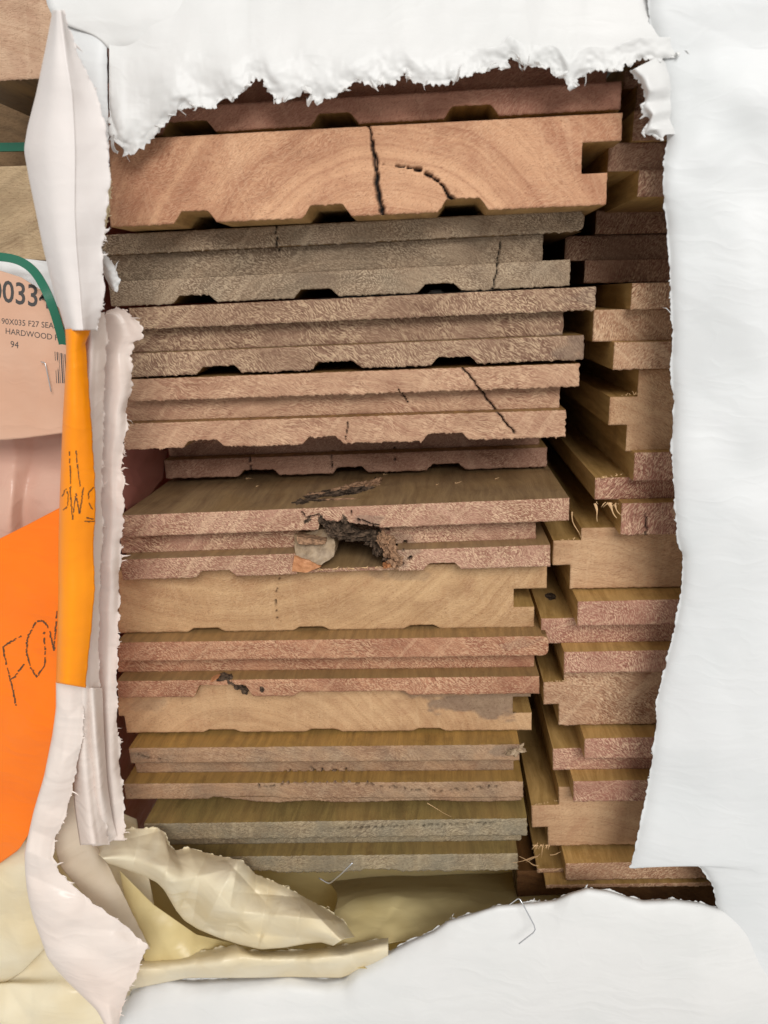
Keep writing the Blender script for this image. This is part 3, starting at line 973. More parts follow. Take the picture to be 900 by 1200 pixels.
def sheet(name, rows, mat, parent, nu=160, nv=40, wr=(.6, .05), rag=0.0, curl=0.0, fringe=0, bead=0.0, thick=.11, fine=(.0, .2), crease=(0, .03),
          smooth_rows=4, torn=(0,), rag_f=(.09, .3), crum=(0, .02, 0), tatters=0):
    """a piece of film through picture-space control rows (px, py, mm); row 0 is the torn edge"""
    SHEET_N[0] += 1
    sd = SHEET_N[0] * 7
    P = resample(rows, nu, nv, smooth_rows)
    nv, nu = P.shape[:2]
    arc = np.concatenate([[0], np.cumsum(np.hypot(np.diff(P[0, :, 0]), np.diff(P[0, :, 1])))])
    if rag:
        nrm = np.stack([np.gradient(P[0, :, 1]), -np.gradient(P[0, :, 0])], -1)
        nrm /= np.linalg.norm(nrm, axis=1)[:, None] + 1e-9
        j = vnoise(arc * rag_f[0], 0, sd) * 1.1 + vnoise(arc * rag_f[1], 4, sd) * .9 + np.sign(vnoise(arc * .2, 7, sd)) * np.abs(vnoise(arc * .9, 9, sd)) * .5
        for k in range(min(nv, 5)):
            P[k, :, :2] += nrm * (j * rag * math.exp(-k * .8))[:, None]
    X, Y = P[..., 0], P[..., 1]
    dep = fbm(X * wr[1], Y * wr[1], sd, 2) * wr[0] * 2
    if fine[0]:
        dep += fbm(X * fine[1], Y * fine[1], sd + 3, 2) * fine[0] * 1.4 * np.exp(-np.arange(nv) / (nv * .25))[:, None]
    if crease[0]:
        dep += -crease[0] * np.abs(fbm(X * crease[1], Y * crease[1] * 1.7, sd + 5, 2)) * 2
    if crum[0]:
        cz = crumple(X * crum[1], Y * crum[1], sd + 50)
        if crum[2]:
            cz = cz * np.exp(-np.arange(nv) / (nv * crum[2]))[:, None]
        dep += cz * crum[0]
    if curl:
        vv = np.exp(-np.arange(nv) / 2.2)[:, None]
        dep += -curl * vv * (.6 + vnoise(arc * .05, 3, sd + 8)[None] * 1.2)
    P[..., 2] += dep
    wv = W(P[..., 0], P[..., 1], P[..., 2])
    verts = wv.reshape(-1, 3)
    ii, jj = np.meshgrid(np.arange(nv - 1), np.arange(nu - 1), indexing='ij')
    a = ii * nu + jj
    faces = np.stack([a, a + 1, a + nu + 1, a + nu], -1).reshape(-1, 4).tolist()
    o = link_mesh(name, verts, faces, mat, parent, True)
    md = o.modifiers.new('thickness', 'SOLIDIFY')
    md.thickness = thick / 1000
    md.offset = 0
    o['_p'] = 0
    del o['_p']
    rr = random.Random(sd)
    e = wv[0]
    if bead:
        vs, fs = [], []
        n = 6
        for k in range(nu):
            t = e[min(k + 1, nu - 1)] - e[max(k - 1, 0)]
            t /= np.linalg.norm(t) + 1e-9
            s1 = np.cross(t, [0, 1, 0]); s1 /= np.linalg.norm(s1) + 1e-9
            s2 = np.cross(t, s1)
            r = bead / 1000 * max(.15, .55 + 1.1 * float(vnoise(arc[k] * .13, 1, sd)) + .9 * float(vnoise(arc[k] * .4, 2, sd)))
            for q in range(n):
                g = q * 2 * math.pi / n
                vs.append(e[k] + (s1 * math.cos(g) + s2 * math.sin(g)) * r)
        for k in range(nu - 1):
            for q in range(n):
                q2 = (q + 1) % n
                fs.append([k * n + q, k * n + q2, k * n + n + q2, k * n + n + q])
        link_mesh('torn_edge', vs, fs, mat, o, True)
    if fringe:
        vs, fs = [], []
        for _ in range(tatters):                       # little curled ribbons of film
            k = rr.randrange(4, nu - 4)
            out = e[k] - wv[min(6, nv - 1)][k]
            out /= np.linalg.norm(out) + 1e-9
            tan = e[k + 1] - e[k - 1]
            tan /= np.linalg.norm(tan) + 1e-9
            L, w, cu = rr.uniform(.8, 2.2) / 1000, rr.uniform(.5, 1.3) / 1000, rr.uniform(1.5, 4.5)
            a0 = rr.uniform(-.8, .8)
            base = e[k] - out * L * .4
            b = len(vs)
            m = 8
            for q in range(m + 1):
                t = q / m
                ang = t * cu
                p = base + (out * math.cos(a0) + tan * math.sin(a0)) * L * math.sin(ang) / cu * 2 + np.array([0, -1, 0]) * L * (1 - math.cos(ang)) / cu * 2 - np.array([0, .0003, 0])
                ww = w * (1 - .6 * t) * (.8 + .5 * rr.random())
                jt = tan * L * .25 * math.sin(3 * t + a0)
                vs += [p - tan * ww + jt, p + jt - np.array([0, ww * .5, 0]), p + tan * ww + jt]
            for q in range(m):
                for c in range(2):
                    fs.append([b + q * 3 + c, b + q * 3 + c + 1, b + q * 3 + 4 + c, b + q * 3 + 3 + c])
        inner = wv[min(3, nv - 1)]
        for _ in range(fringe):
            k = rr.randrange(1, nu - 1)
            if vnoise(arc[k] * .035, 6, sd) < rr.uniform(-.1, .3):
                continue
            out = e[k] - inner[k]
            out /= np.linalg.norm(out) + 1e-9
            tan = e[k + 1] - e[k - 1]
            tan /= np.linalg.norm(tan) + 1e-9
            L = rr.choice([.15, .2, .25, .3, .4, .6, .9, 1.5]) / 1000
            w = rr.uniform(.08, .3) / 1000
            a1 = rr.uniform(-.9, .9)
            d1 = out * math.cos(a1) + tan * math.sin(a1)
            a2 = a1 + rr.uniform(-1.3, 1.3)
            d2 = out * math.cos(a2) + tan * math.sin(a2) + np.array([0, -rr.uniform(-.2, .8), 0])
            p0 = e[k]
            p1 = p0 + d1 * L
            p2 = p1 + d2 * L * .8
            b = len(vs)
            sd_ = np.cross(d1, [0, 1, 0])
            sd_ /= np.linalg.norm(sd_) + 1e-9
            up = np.array([0, -.5, 0]) * w
            vs += [p0 - sd_ * w, p0 + sd_ * w, p1 - sd_ * w * .8 + up, p1 + sd_ * w * .7 + up, p2, p0 + up * 2, p1 + up * 2.4]
            fs += [[b, b + 5, b + 6, b + 2], [b + 5, b + 1, b + 3, b + 6], [b + 2, b + 6, b + 4], [b + 6, b + 3, b + 4], [b + 1, b, b + 2, b + 3], [b + 3, b + 2, b + 4]]
        link_mesh('torn_fringe', vs, fs, mat, o)
    return o, wv


wrap = empty('plastic_wrap', W(450, 1150, 205))
tag(wrap, 'torn white plastic wrapping around the stacked floorboards, ripped open in the middle', 'plastic wrap')
WI = Matrix.Translation(-wrap.location)
_sheet = sheet


def wsheet(*a, **k):
    o, wv = _sheet(*a, **k)
    o.location = -wrap.location if o.parent is wrap else (0, 0, 0)
    return o, wv


# top sheet with its ragged lower edge
te = [(128, 128), (131, 150), (140, 172), (150, 182), (163, 176), (176, 166), (190, 151), (203, 136), (212, 122), (228, 126), (246, 129), (262, 118), (280, 113), (290, 106),
      (295, 94), (308, 94), (318, 108), (330, 120), (345, 117), (360, 104), (374, 119), (395, 111), (415, 98), (445, 97), (458, 101), (474, 87), (484, 97), (500, 101), (530, 93),
      (560, 86), (588, 80), (597, 66), (612, 78), (635, 80), (652, 82), (660, 92), (667, 104), (675, 90), (690, 82), (718, 86), (730, 76), (748, 70), (790, 70), (850, 64)]
def up(k, dy, dep, f=1.0, y0=None):
    return [(x + 0, (y - dy if y0 is None else y0 + (y - 100) * f), dep + .5 * math.sin(i * 1.3 + k) * (1 if k < 3 else .3) + 6 * max(0, (x - 765) / 75)) for i, (x, y) in enumerate(te)]
wsheet('upper_sheet', [[(x, y, 199.6 + 6 * max(0, (x - 765) / 75)) for x, y in te], up(1, 10, 199.3), up(2, 26, 199), up(3, 0, 199.6, .35, 58), up(4, 0, 201.5, .15, 28), up(5, 0, 206, .05, -70)],
       WHITE, wrap, 700, 60, (.7, .010), 8.0, .35, 110, .18, fine=(1.0, .10), crum=(1.3, .035, .4), tatters=34, smooth_rows=6, rag_f=(.07, .28))
# corner behind the left flap
wsheet('corner_sheet', [[(126.5, -20, 202), (125.5, 80, 200), (126, 110, 200), (127, 140, 200), (128, 190, 201)],
                        [(110, -20, 202), (110, 80, 199), (112, 110, 199), (113, 140, 199.5), (114, 190, 200)],
                        [(56, -20, 202), (68, 80, 199.5), (82, 110, 199), (90, 140, 199), (100, 190, 200)]], WHITE_R, wrap, 60, 20, (.3, .02), .6)
wsheet('corner_sheet', [[(127, 57, 200.5), (160, 55, 201.5), (320, 54, 206)], [(110, 42, 200), (160, 42, 201), (320, 42, 206)], [(58, 12, 200), (150, 0, 201), (320, -5, 206)], [(48, -80, 204), (150, -80, 206), (320, -80, 210)]],
       WHITE, wrap, 60, 24, (.3, .02), 0)
# right sheet
ri = [(757, -80, 960, -80), (760, 20, 960, 20), (770, 62, 960, 60), (772, 78, 960, 80), (779, 100, 960, 100), (781, 125, 960, 130), (783, 150, 960, 160), (781, 170, 960, 180), (777, 190, 960, 195), (777, 230, 960, 235), (781, 262, 960, 265),
      (784, 300, 960, 300), (786, 350, 960, 350), (788, 390, 960, 390), (786, 430, 960, 430), (789, 470, 960, 470), (787, 520, 960, 520), (788, 560, 960, 560), (791, 600, 960, 600), (793, 630, 960, 630),
      (800, 652, 960, 650), (799, 680, 960, 680), (796, 710, 960, 710), (787, 750, 960, 750), (777, 790, 960, 790), (768, 825, 960, 825), (768, 850, 960, 850), (764, 890, 960, 890), (756, 940, 960, 940),
      (747, 980, 960, 975), (737, 1018, 960, 1000), (760, 1016, 960, 1012), (790, 1013, 960, 1022), (815, 1012, 960, 1032), (826, 1022, 960, 1040), (836, 1040, 960, 1050), (838, 1058, 960, 1060), (846, 1080, 960, 1090), (850, 1130, 960, 1140), (852, 1270, 960, 1270)]
wsheet('side_sheet', [[(a, b, 203) for a, b, c, e in ri], [(a * .9 + c * .1, b * .9 + e * .1, 201) for a, b, c, e in ri], [(a * .6 + c * .4, b * .6 + e * .4, 199.5) for a, b, c, e in ri],
                      [(a * .25 + c * .75, b * .25 + e * .75, 199) for a, b, c, e in ri], [(c + 30, e, 202) for a, b, c, e in ri]],
       WHITE_R, wrap, 900, 50, (1.5, .009), 2.2, .2, 90, .10, fine=(.15, .05), smooth_rows=10, crum=(.9, .010, 0))
# crumpled little flap in the upper right corner
wsheet('torn_flap', [[(738, 84, 199), (748, 92, 198.5), (756, 112, 198), (752, 128, 198), (762, 138, 198), (757, 150, 198), (752, 160, 198), (765, 156, 198), (776, 166, 199)],
                     [(752, 76, 197), (760, 88, 196), (765, 105, 196), (764, 120, 197), (769, 132, 195.5), (768, 143, 197), (768, 148, 197), (774, 150, 197), (780, 158, 199)],
                     [(790, 58, 206), (792, 80, 206), (794, 100, 206), (796, 115, 206), (797, 128, 206), (798, 138, 206), (798, 145, 206), (798, 150, 206), (798, 158, 206)]],
       WHITE, wrap, 160, 24, (1.2, .05), 4, .8, 30, .3, fine=(.8, .08))
# left flap folded towards the camera
LF = [(12, 62, 70, 73), (60, 53, 76, 90), (110, 43, 84, 113), (150, 33, 86, 124), (176, 29, 87, 127), (210, 35, 87, 129), (250, 43, 87, 125), (290, 51, 89, 119), (335, 62, 93, 121), (362, 70, 95, 120), (387, 77, 97, 113)]
wsheet('folded_flap', [[(r[3], r[0], 176) for r in LF], [(r[3] * .5 + r[2] * .5, r[0], 173.5) for r in LF], [(r[2] + 2, r[0], 171) for r in LF], [(r[2] - 2, r[0], 170.5) for r in LF], [(r[2] * .4 + r[1] * .6, r[0], 172) for r in LF],
                       [(r[1], r[0], 181) for r in LF], [(r[1] + 4, r[0], 196) for r in LF]], FLAPW, wrap, 200, 50, (.5, .012), 2.0, .3, 50, .16, crum=(.5, .02, 0), smooth_rows=3)
# tatters on the flap's torn edge
wsheet('tatter', [[(118, 292, 188), (126, 300, 187), (134, 312, 186), (141, 328, 185), (136, 342, 185)], [(117, 304, 187), (122, 308, 185), (128, 318, 184), (132, 330, 184), (134, 341, 184)],
                  [(114, 312, 188), (118, 316, 187), (122, 322, 187), (126, 330, 186), (131, 338, 186)]], WHITE, wrap, 60, 10, (.8, .1), 2, .5, 30, .2)
wsheet('tatter', [[(128, 196, 190), (130, 215, 188), (129, 240, 189), (124, 262, 190), (122, 280, 190)], [(122, 196, 188), (122, 215, 187), (121, 240, 187), (119, 262, 188), (117, 280, 188)]], CREAM, wrap, 60, 8, (.4, .1), 2, .5, 20, .15)
wsheet('tatter', [[(130, 165, 195), (134, 158, 194), (133, 172, 194), (138, 180, 194)], [(128, 164, 196), (130, 160, 195), (130, 172, 195), (133, 178, 195)]], WHITE, wrap, 40, 6, (.4, .1), 1, .3, 16, .15)
# inner white strip with the fluffy right edge
we = [(125, 364), (136, 361), (148, 363), (156, 372), (166, 386), (166, 396), (156, 402), (152, 416), (155, 440), (154, 462), (148, 480), (149, 500), (143, 530), (144, 560), (145, 600), (141, 640), (140, 690), (138, 740), (137, 800), (138, 850), (141, 900), (146, 940), (146, 985)]
wi = [(122, 372), (123, 372), (124, 374), (124, 380), (124, 390), (124, 400), (124, 410), (124, 420), (124, 440), (123, 462), (122, 480), (121, 500), (120, 530), (119, 560), (119, 600), (118, 640), (117, 690), (116, 740), (116, 800), (116, 850), (117, 900), (120, 940), (124, 985)]
wsheet('torn_strip', [[(a, b, 192 + 1.5 * math.sin(b * .03)) for a, b in we], [((a * .7 + c * .3), (b * .7 + e * .3), 190.5) for (a, b), (c, e) in zip(we, wi)],
                      [((a * .4 + c * .6), (b * .4 + e * .6), 190) for (a, b), (c, e) in zip(we, wi)], [(c - 4, e, 192) for c, e in wi]],
       PINKW, wrap, 420, 26, (.5, .02), 3.2, .3, 170, .11, fine=(.35, .1), crum=(.8, .03, 0))
# strip tinted pink for orange glow
pe = [(122, 366), (125, 400), (123, 440), (122, 480), (120, 530), (119, 580), (121, 620), (117, 680), (116, 740), (117, 800), (115, 850), (118, 900), (122, 950), (128, 990)]
wsheet('torn_strip', [[(a, b, 186) for a, b in pe], [(a - 5, b, 184) for a, b in pe], [(a - 11, b, 182) for a, b in pe], [(a - 20, b, 180) for a, b in pe], [(a - 34, b, 184) for a, b in pe]], PINKW, wrap, 300, 24, (.6, .03), 2.2, .3, 110, .1)
# orange printed band on the foremost fold
oe = [(108, 383), (100, 402), (103, 440), (107, 490), (109, 530), (111, 560), (112, 600), (109, 640), (111, 690), (107, 740), (103, 775), (100, 806)]
ol = [(77, 386), (78, 410), (77, 440), (74, 490), (72, 540), (71, 570), (70, 600), (69, 640), (69, 690), (68, 740), (67, 770), (66, 800)]
band, band_w = wsheet('orange_band', [[(a, b, 176) for a, b in oe], [(a * .7 + c * .3, b * .7 + e * .3, 173.5) for (a, b), (c, e) in zip(oe, ol)], [(a * .3 + c * .7, b * .3 + e * .7, 172) for (a, b), (c, e) in zip(oe, ol)],
                                     [(c, e, 175) for c, e in ol], [(c + 3, e, 185) for c, e in ol]], ORANGE, wrap, 160, 24, (.3, .02), .8, crum=(.5, .02, 0))
# plain film below the orange band, widening to the lower left
be = [(100, 806), (98, 840), (95, 870), (88, 910), (78, 950), (64, 985), (61, 1005), (70, 1022), (84, 1036), (104, 1054), (128, 1072), (150, 1088), (173, 1108), (166, 1126), (158, 1146), (150, 1164), (142, 1184), (138, 1215)]
bl = [(66, 798), (66, 830), (62, 860), (52, 910), (40, 950), (32, 985), (29, 1000), (30, 1022), (32, 1040), (36, 1060), (42, 1080), (50, 1100), (58, 1122), (68, 1136), (80, 1150), (96, 1166), (114, 1184), (130, 1215)]
wsheet('lower_flap', [[(a, b, 180) for a, b in be], [(a * .8 + c * .2, b * .8 + e * .2, 179) for (a, b), (c, e) in zip(be, bl)], [(a * .4 + c * .6, b * .4 + e * .6, 178) for (a, b), (c, e) in zip(be, bl)],
                      [(c, e, 180) for c, e in bl], [(c + 4, e, 192) for c, e in bl]], PINKW, wrap, 320, 36, (.5, .012), 1.8, .3, 110, .16, crum=(1.7, .026, 0))
# shaded inner panel between the flap and the strip, and the pale strip beside it
wsheet('inner_panel', [[(128, 975, 194), (112, 990, 194), (130, 1020, 195), (150, 1060, 196), (176, 1112, 197)], [(105, 930, 190), (95, 980, 190), (110, 1015, 191), (130, 1060, 192), (160, 1112, 194)],
                       [(88, 880, 186), (62, 985, 186), (70, 1015, 187), (100, 1050, 188), (140, 1090, 190)]], BEIGE, wrap, 80, 24, (.6, .02), .6, crum=(1.0, .025, 0))
wsheet('torn_strip', [[(98, 806, 184), (100, 860, 184), (103, 920, 185), (106, 960, 187), (108, 992, 190)], [(108, 806, 181), (111, 860, 181), (116, 920, 182), (120, 960, 184), (122, 990, 189)],
                      [(120, 806, 187), (122, 860, 187), (126, 920, 187), (132, 960, 188), (138, 982, 191)]], PINKW, wrap, 120, 20, (.5, .03), .8)
# crumpled lobe in front of the lowest boards
ce = [(104, 993), (120, 982), (136, 973), (160, 970), (186, 970), (194, 978), (196, 988), (205, 996), (222, 993), (250, 1001), (284, 1008), (300, 1024), (330, 1036), (352, 1048), (384, 1066), (404, 1080), (416, 1098)]
cm = [(116, 1002), (130, 998), (150, 996), (172, 1000), (186, 1006), (196, 1012), (204, 1018), (214, 1026), (230, 1028), (252, 1036), (276, 1042), (296, 1052), (320, 1060), (344, 1068), (370, 1080), (388, 1090), (404, 1100)]
cb = [(128, 1012), (140, 1016), (156, 1022), (172, 1028), (184, 1034), (192, 1042), (198, 1052), (206, 1066), (216, 1078), (232, 1088), (256, 1098), (280, 1106), (306, 1112), (334, 1110), (358, 1106), (376, 1104), (390, 1108)]
wsheet('crumpled_lobe', [[(a, b, 205) for a, b in ce], [(a * .6 + c * .4, b * .6 + e * .4, 199) for (a, b), (c, e) in zip(ce, cm)], [(a, b, 194) for a, b in cm], [(a * .5 + c * .5, b * .5 + e * .5, 192) for (a, b), (c, e) in zip(cm, cb)],
                         [(a, b, 197) for a, b in cb], [(a + 3, b - 8, 208) for a, b in cb]], CREAM, wrap, 340, 100, (.6, .012), 2.6, .4, 110, .2, crum=(4.6, .034, 0), fine=(.4, .07))
wsheet('inner_panel', [[(140, 1020, 204), (180, 1060, 205), (230, 1095, 206), (300, 1112, 207), (420, 1112, 208)], [(150, 1070, 202), (180, 1090, 202), (230, 1110, 203), (300, 1120, 203), (420, 1125, 204)], [(170, 1128, 199), (190, 1130, 199), (240, 1130, 200), (300, 1130, 200), (430, 1135, 200)]],
       OLIVE, wrap, 100, 24, (.6, .02), 0, crum=(1.6, .025, 0))
# rolled fold along the bottom
wsheet('rolled_fold', [[(156, 1122, 203), (220, 1118, 203), (277, 1106, 202), (292, 1114, 200), (340, 1114, 203), (400, 1108, 204), (455, 1098, 205)], [(156, 1130, 197), (220, 1126, 197), (280, 1118, 196), (300, 1122, 195), (340, 1121, 197), (400, 1116, 198), (455, 1106, 200)],
                       [(155, 1142, 195), (220, 1135, 195), (280, 1130, 195), (300, 1131, 195), (340, 1130, 195), (400, 1126, 196), (455, 1116, 199)], [(150, 1160, 198), (220, 1146, 199), (280, 1146, 199), (300, 1146, 199), (340, 1145, 199), (400, 1146, 199), (455, 1126, 202)]],
       CREAM, wrap, 240, 30, (.8, .015), 2.2, .3, 60, .2, crum=(1.8, .03, 0), fine=(.3, .1))
# lower sheet, the big white one across the bottom
le = [(132, 1192), (146, 1172), (156, 1160), (172, 1151), (196, 1146), (230, 1148), (262, 1146), (300, 1144), (340, 1141), (380, 1146), (404, 1143), (418, 1132), (440, 1122), (456, 1114), (480, 1102), (508, 1090), (525, 1078), (552, 1070), (584, 1060), (610, 1058), (650, 1054), (668, 1046), (688, 1040), (712, 1043), (735, 1050), (752, 1054), (790, 1053), (820, 1057), (840, 1063), (862, 1066), (900, 1072), (970, 1080)]
def lrow(f, d, lift=0):
    out = []
    for a, b in le:
        smooth_y = 1192 - 132 * min(1, max(0, (a - 150) / 560)) if a < 710 else 1060
        y = b + lift if f < .05 else b * max(0, .8 - 1.6 * f) + smooth_y * (1 - f - max(0, .8 - 1.6 * f)) + 1235 * f
        out.append((a, max(y, b + lift), d + 9.0 * max(0, (a - 815) / 140)))
    return out
wsheet('lower_sheet', [lrow(0, 202.5), lrow(0, 199.5, 7), lrow(.2, 196.5, 20), lrow(.45, 194.5, 40), lrow(.75, 193.5, 60), [(a - 5, 1300, d + .5) for a, b, d in lrow(1, 194)]],
       WHITE, wrap, 620, 60, (.6, .006), 2.6, .3, 150, .2, crum=(1.0, .012, 0), fine=(.2, .06), tatters=14)
# bottom film under the boards, seen through the opening
wsheet('bottom_film', [[(380, 1112, 207), (440, 1108, 207), (520, 1095, 208), (620, 1075, 208), (700, 1065, 209)], [(385, 1085, 216), (440, 1080, 216), (520, 1075, 217), (620, 1062, 218), (700, 1056, 219)],
                       [(395, 1050, 232), (440, 1046, 232), (520, 1044, 233), (620, 1044, 234), (700, 1042, 234)], [(380, 1028, 262), (440, 1026, 262), (520, 1024, 262), (620, 1022, 262), (700, 1018, 262)]],
       OLIVE, wrap, 140, 40, (1.0, .012), 0, crum=(2.0, .02, 0))


# cover panels added to stop light leaking in at back, top, base and sides
def quadmesh(name, pts, mat, parent):
    o = link_mesh(name, pts, [[0, 1, 2, 3]], mat, parent)
    md = o.modifiers.new('thickness', 'SOLIDIFY')
    md.thickness = .0004
    if parent is wrap:
        o.location = -wrap.location
    return o


xa, xb = W(128, 1050, 232)[0], W(104, 60, 232)[0]
xl, xr_ = W(112, 700, 240)[0] - .004, W(900, 600, 225)[0] + .03
zt, zb = W(450, -30, 215)[2] + .004, W(450, 1100, 215)[2] - .012
y0, y1 = .226, .70
quadmesh('cover_back', [(xl, y1, zb), (xr_, y1, zb), (xr_, y1, zt), (xl, y1, zt)], WHITE, wrap)
quadmesh('cover_top', [(xb, .206, zt), (xr_, .206, zt), (xr_, y1, zt), (xb, y1, zt)], WHITE, wrap)
quadmesh('cover_base', [(xl, .212, zb), (xr_, .212, zb), (xr_, y1, zb), (xl, y1, zb)], OLIVE, wrap)
quadmesh('cover_side', [(xr_, .2, zb), (xr_, y1, zb), (xr_, y1, zt), (xr_, .2, zt)], WHITE, wrap)
quadmesh('cover_side', [(xa, .232, zb), (xa, y1, zb), (xb, y1, zt), (xb, .232, zt)], RED_GLOW, wrap)
wsheet('red_glow_film', [[(196, 528, 262), (192, 560, 258), (168, 590, 240), (150, 606, 230)], [(180, 526, 250), (175, 552, 246), (160, 576, 234), (148, 596, 228)], [(160, 524, 242), (155, 545, 238), (145, 565, 230), (135, 590, 226)], [(125, 522, 232), (125, 540, 230), (122, 560, 226), (118, 590, 224)]], RED_GLOW, wrap, 50, 24, (.6, .03), 0)

# ------------------------------------------------------------------ neighbouring pack at the left
NG = 'timbers of the neighbouring pack'


def timber(label, d, x0, x1, ya, yb, cols, longc, length=300, ang=5, flecks=.3, **kw):
    return Board(label, NG, d, (x0, x1), [ya, (ya[0] * .66 + yb[0] * .34, ya[1] * .66 + yb[1] * .34), (ya[0] * .33 + yb[0] * .67, ya[1] * .33 + yb[1] * .67), yb], (x0, x1), (x0, x1), (x0, x1), 0, (), 2, cols,
                 length=length, ang=ang, flecks=flecks, cat='timber', name='timber_block', longc=longc, res=.4, **kw)


timber('pale pinkish timber end with fine cracks in the upper left corner', 236, -60, 78, (-90, -94), (97, 91), ('#ab8468', '#cfae90', '#dabb9c'), ('#4f3a24', '#7a5f3d'),
       fl=3.0, rag=.3)
timber('dim brown timber set back below the pale pinkish one', 300, -60, 90, (120, 118), (222, 220), ('#5a4630', '#86694a', '#8d7354'), ('#4a3822', '#6d5636'), fl=3)
timber('long beige timber behind the white flap, above the green strap', 252, -60, 90, (196, 193), (308, 304), ('#8f7a5c', '#c2a681', '#cbb18e'), ('#6a563a', '#927c56'), fl=4, ring=(0, 60))
# strap
def band_strip(name, pts, w, mat, label, cat, group=None, thick=.5):
    """flat strap through (px, py, mm) points, w mm wide seen edge to edge"""
    t = np.linspace(0, 1, len(pts))
    tt = np.linspace(0, 1, 60)
    A = np.array(pts, float)
    Q = np.stack([np.interp(tt, t, A[:, c]) for c in range(3)], -1)
    for _ in range(20):
        Q[1:-1] = (Q[:-2] + 2 * Q[1:-1] + Q[2:]) / 4
    C = W(Q[:, 0], Q[:, 1], Q[:, 2])
    T = np.gradient(C, axis=0)
    T /= np.linalg.norm(T, axis=1)[:, None]
    S = np.cross(T, np.array([0, 1, 0]))
    S /= np.linalg.norm(S, axis=1)[:, None]
    S = S * .97 + np.array([0, .25, 0])
    vs = np.concatenate([C - S * w / 2000, C + S * w / 2000])
    n = len(C)
    o = link_mesh(name, vs, [[i, i + 1, n + i + 1, n + i] for i in range(n - 1)], mat, None, False)
    md = o.modifiers.new('thickness', 'SOLIDIFY')
    md.thickness = thick / 1000
    tag(o, label, cat, group)
    return o


band_strip('packing_strap', [(-40, 300, 214), (0, 300, 212), (22, 304, 209), (40, 316, 206), (54, 340, 204), (64, 366, 204), (72, 395, 206), (80, 430, 210)], 2.3, STRAPG, 'curved glossy green packing strap looping over the white label', 'strap', 'green packing straps')
band_strip('packing_strap', [(-60, 173, 262), (-20, 172.5, 262), (20, 172, 262), (60, 171, 262), (90, 170, 262)], 2.8, STRAPG, 'straight dark green strap running between the two dim timbers', 'strap', 'green packing straps')

# films and label of the neighbouring pack
film, _ = sheet('plastic_film', [[(-40, 470, 226), (20, 472, 226), (60, 472, 228), (95, 472, 230)], [(-40, 560, 222), (15, 562, 221), (34, 562, 226), (95, 560, 224)], [(-40, 620, 220), (12, 622, 219), (30, 625, 226), (95, 620, 222)], [(-40, 700, 222), (20, 700, 222), (60, 700, 224), (95, 700, 226)]], PINK, None, 80, 40, (.8, .02), 0, crum=(1.2, .03, 0))
tag(film, 'translucent salmon pink film under the label beside the orange sheet', 'plastic film')
film2, _ = sheet('plastic_film', [[(-40, 300, 226), (20, 302, 226), (85, 310, 228)], [(-40, 330, 222), (20, 332, 222), (85, 340, 226)], [(-40, 400, 222), (20, 402, 222), (85, 410, 226)], [(-40, 495, 224), (20, 495, 224), (85, 495, 228)]], WHITE, None, 60, 30, (1.0, .03), 0, crease=(1.0, .03))
tag(film2, 'greyish film showing between the green strap and the top of the label', 'plastic film')
LABEL = plastic('label_card', lin('#d9b096'), .4, .1, lin('#d2a488'), 12)  # white label; orange glow from the sheet put in as even peach
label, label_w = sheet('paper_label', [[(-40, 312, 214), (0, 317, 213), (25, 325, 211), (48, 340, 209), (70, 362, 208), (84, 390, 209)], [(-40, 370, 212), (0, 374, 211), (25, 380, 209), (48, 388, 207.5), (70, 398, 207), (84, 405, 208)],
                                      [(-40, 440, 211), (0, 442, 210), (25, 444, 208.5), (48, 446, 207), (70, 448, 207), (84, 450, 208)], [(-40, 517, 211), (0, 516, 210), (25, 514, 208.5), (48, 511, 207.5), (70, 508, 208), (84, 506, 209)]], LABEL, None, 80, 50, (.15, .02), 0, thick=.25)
tag(label, 'paper label tinted peach for orange glow with black numbers tucked under the strap', 'label')
OS = ORANGE2
osheet, osheet_w = sheet('orange_sheet', [[(-40, 652, 205), (0, 631, 203), (30, 616, 202), (72, 594, 201), (90, 590, 201)], [(-40, 760, 202), (0, 752, 200.5), (30, 745, 199), (72, 735, 197), (90, 730, 198)],
                                          [(-40, 880, 202), (0, 870, 200), (30, 862, 198), (70, 850, 196), (90, 845, 197)], [(-40, 1035, 204), (-2, 1013, 203), (22, 996, 201), (45, 960, 199), (80, 925, 199)]], OS, None, 120, 80, (.7, .012), 0, crum=(1.4, .016, 0))
tag(osheet, 'large fluorescent orange plastic sheet with dotted marker letters at the left edge', 'orange sheet')
# pale film below the orange sheet, at the lower left corner
f3, _ = sheet('plastic_film', [[(-40, 980, 212), (0, 990, 211), (30, 985, 210), (60, 1000, 208)], [(-40, 1050, 206), (0, 1050, 205), (30, 1050, 204), (58, 1060, 204)], [(-40, 1110, 206), (0, 1112, 206), (25, 1106, 206), (54, 1088, 206)], [(-40, 1160, 212), (0, 1156, 212), (25, 1140, 211), (54, 1110, 210)]], CREAM, None, 80, 40, (.8, .02), 0, crum=(2.2, .025, 0))
tag(f3, 'crumpled cream film hanging below the orange sheet', 'plastic film')
f4, _ = sheet('plastic_film', [[(-40, 930, 224), (20, 930, 224), (90, 930, 222), (160, 960, 222)], [(-40, 1130, 216), (20, 1125, 215), (90, 1115, 213), (190, 1130, 212)], [(-40, 1160, 208), (20, 1155, 207), (70, 1160, 206), (160, 1200, 206)], [(-40, 1200, 204), (20, 1195, 203), (70, 1200, 203), (160, 1230, 203)], [(-40, 1280, 202), (20, 1280, 202), (70, 1280, 202), (160, 1290, 202)]], CREAM, None, 80, 40, (.8, .02), 0, crum=(2.2, .025, 0))
tag(f4, 'pale cream film filling the lower left corner beneath the pinkish flap', 'plastic film')


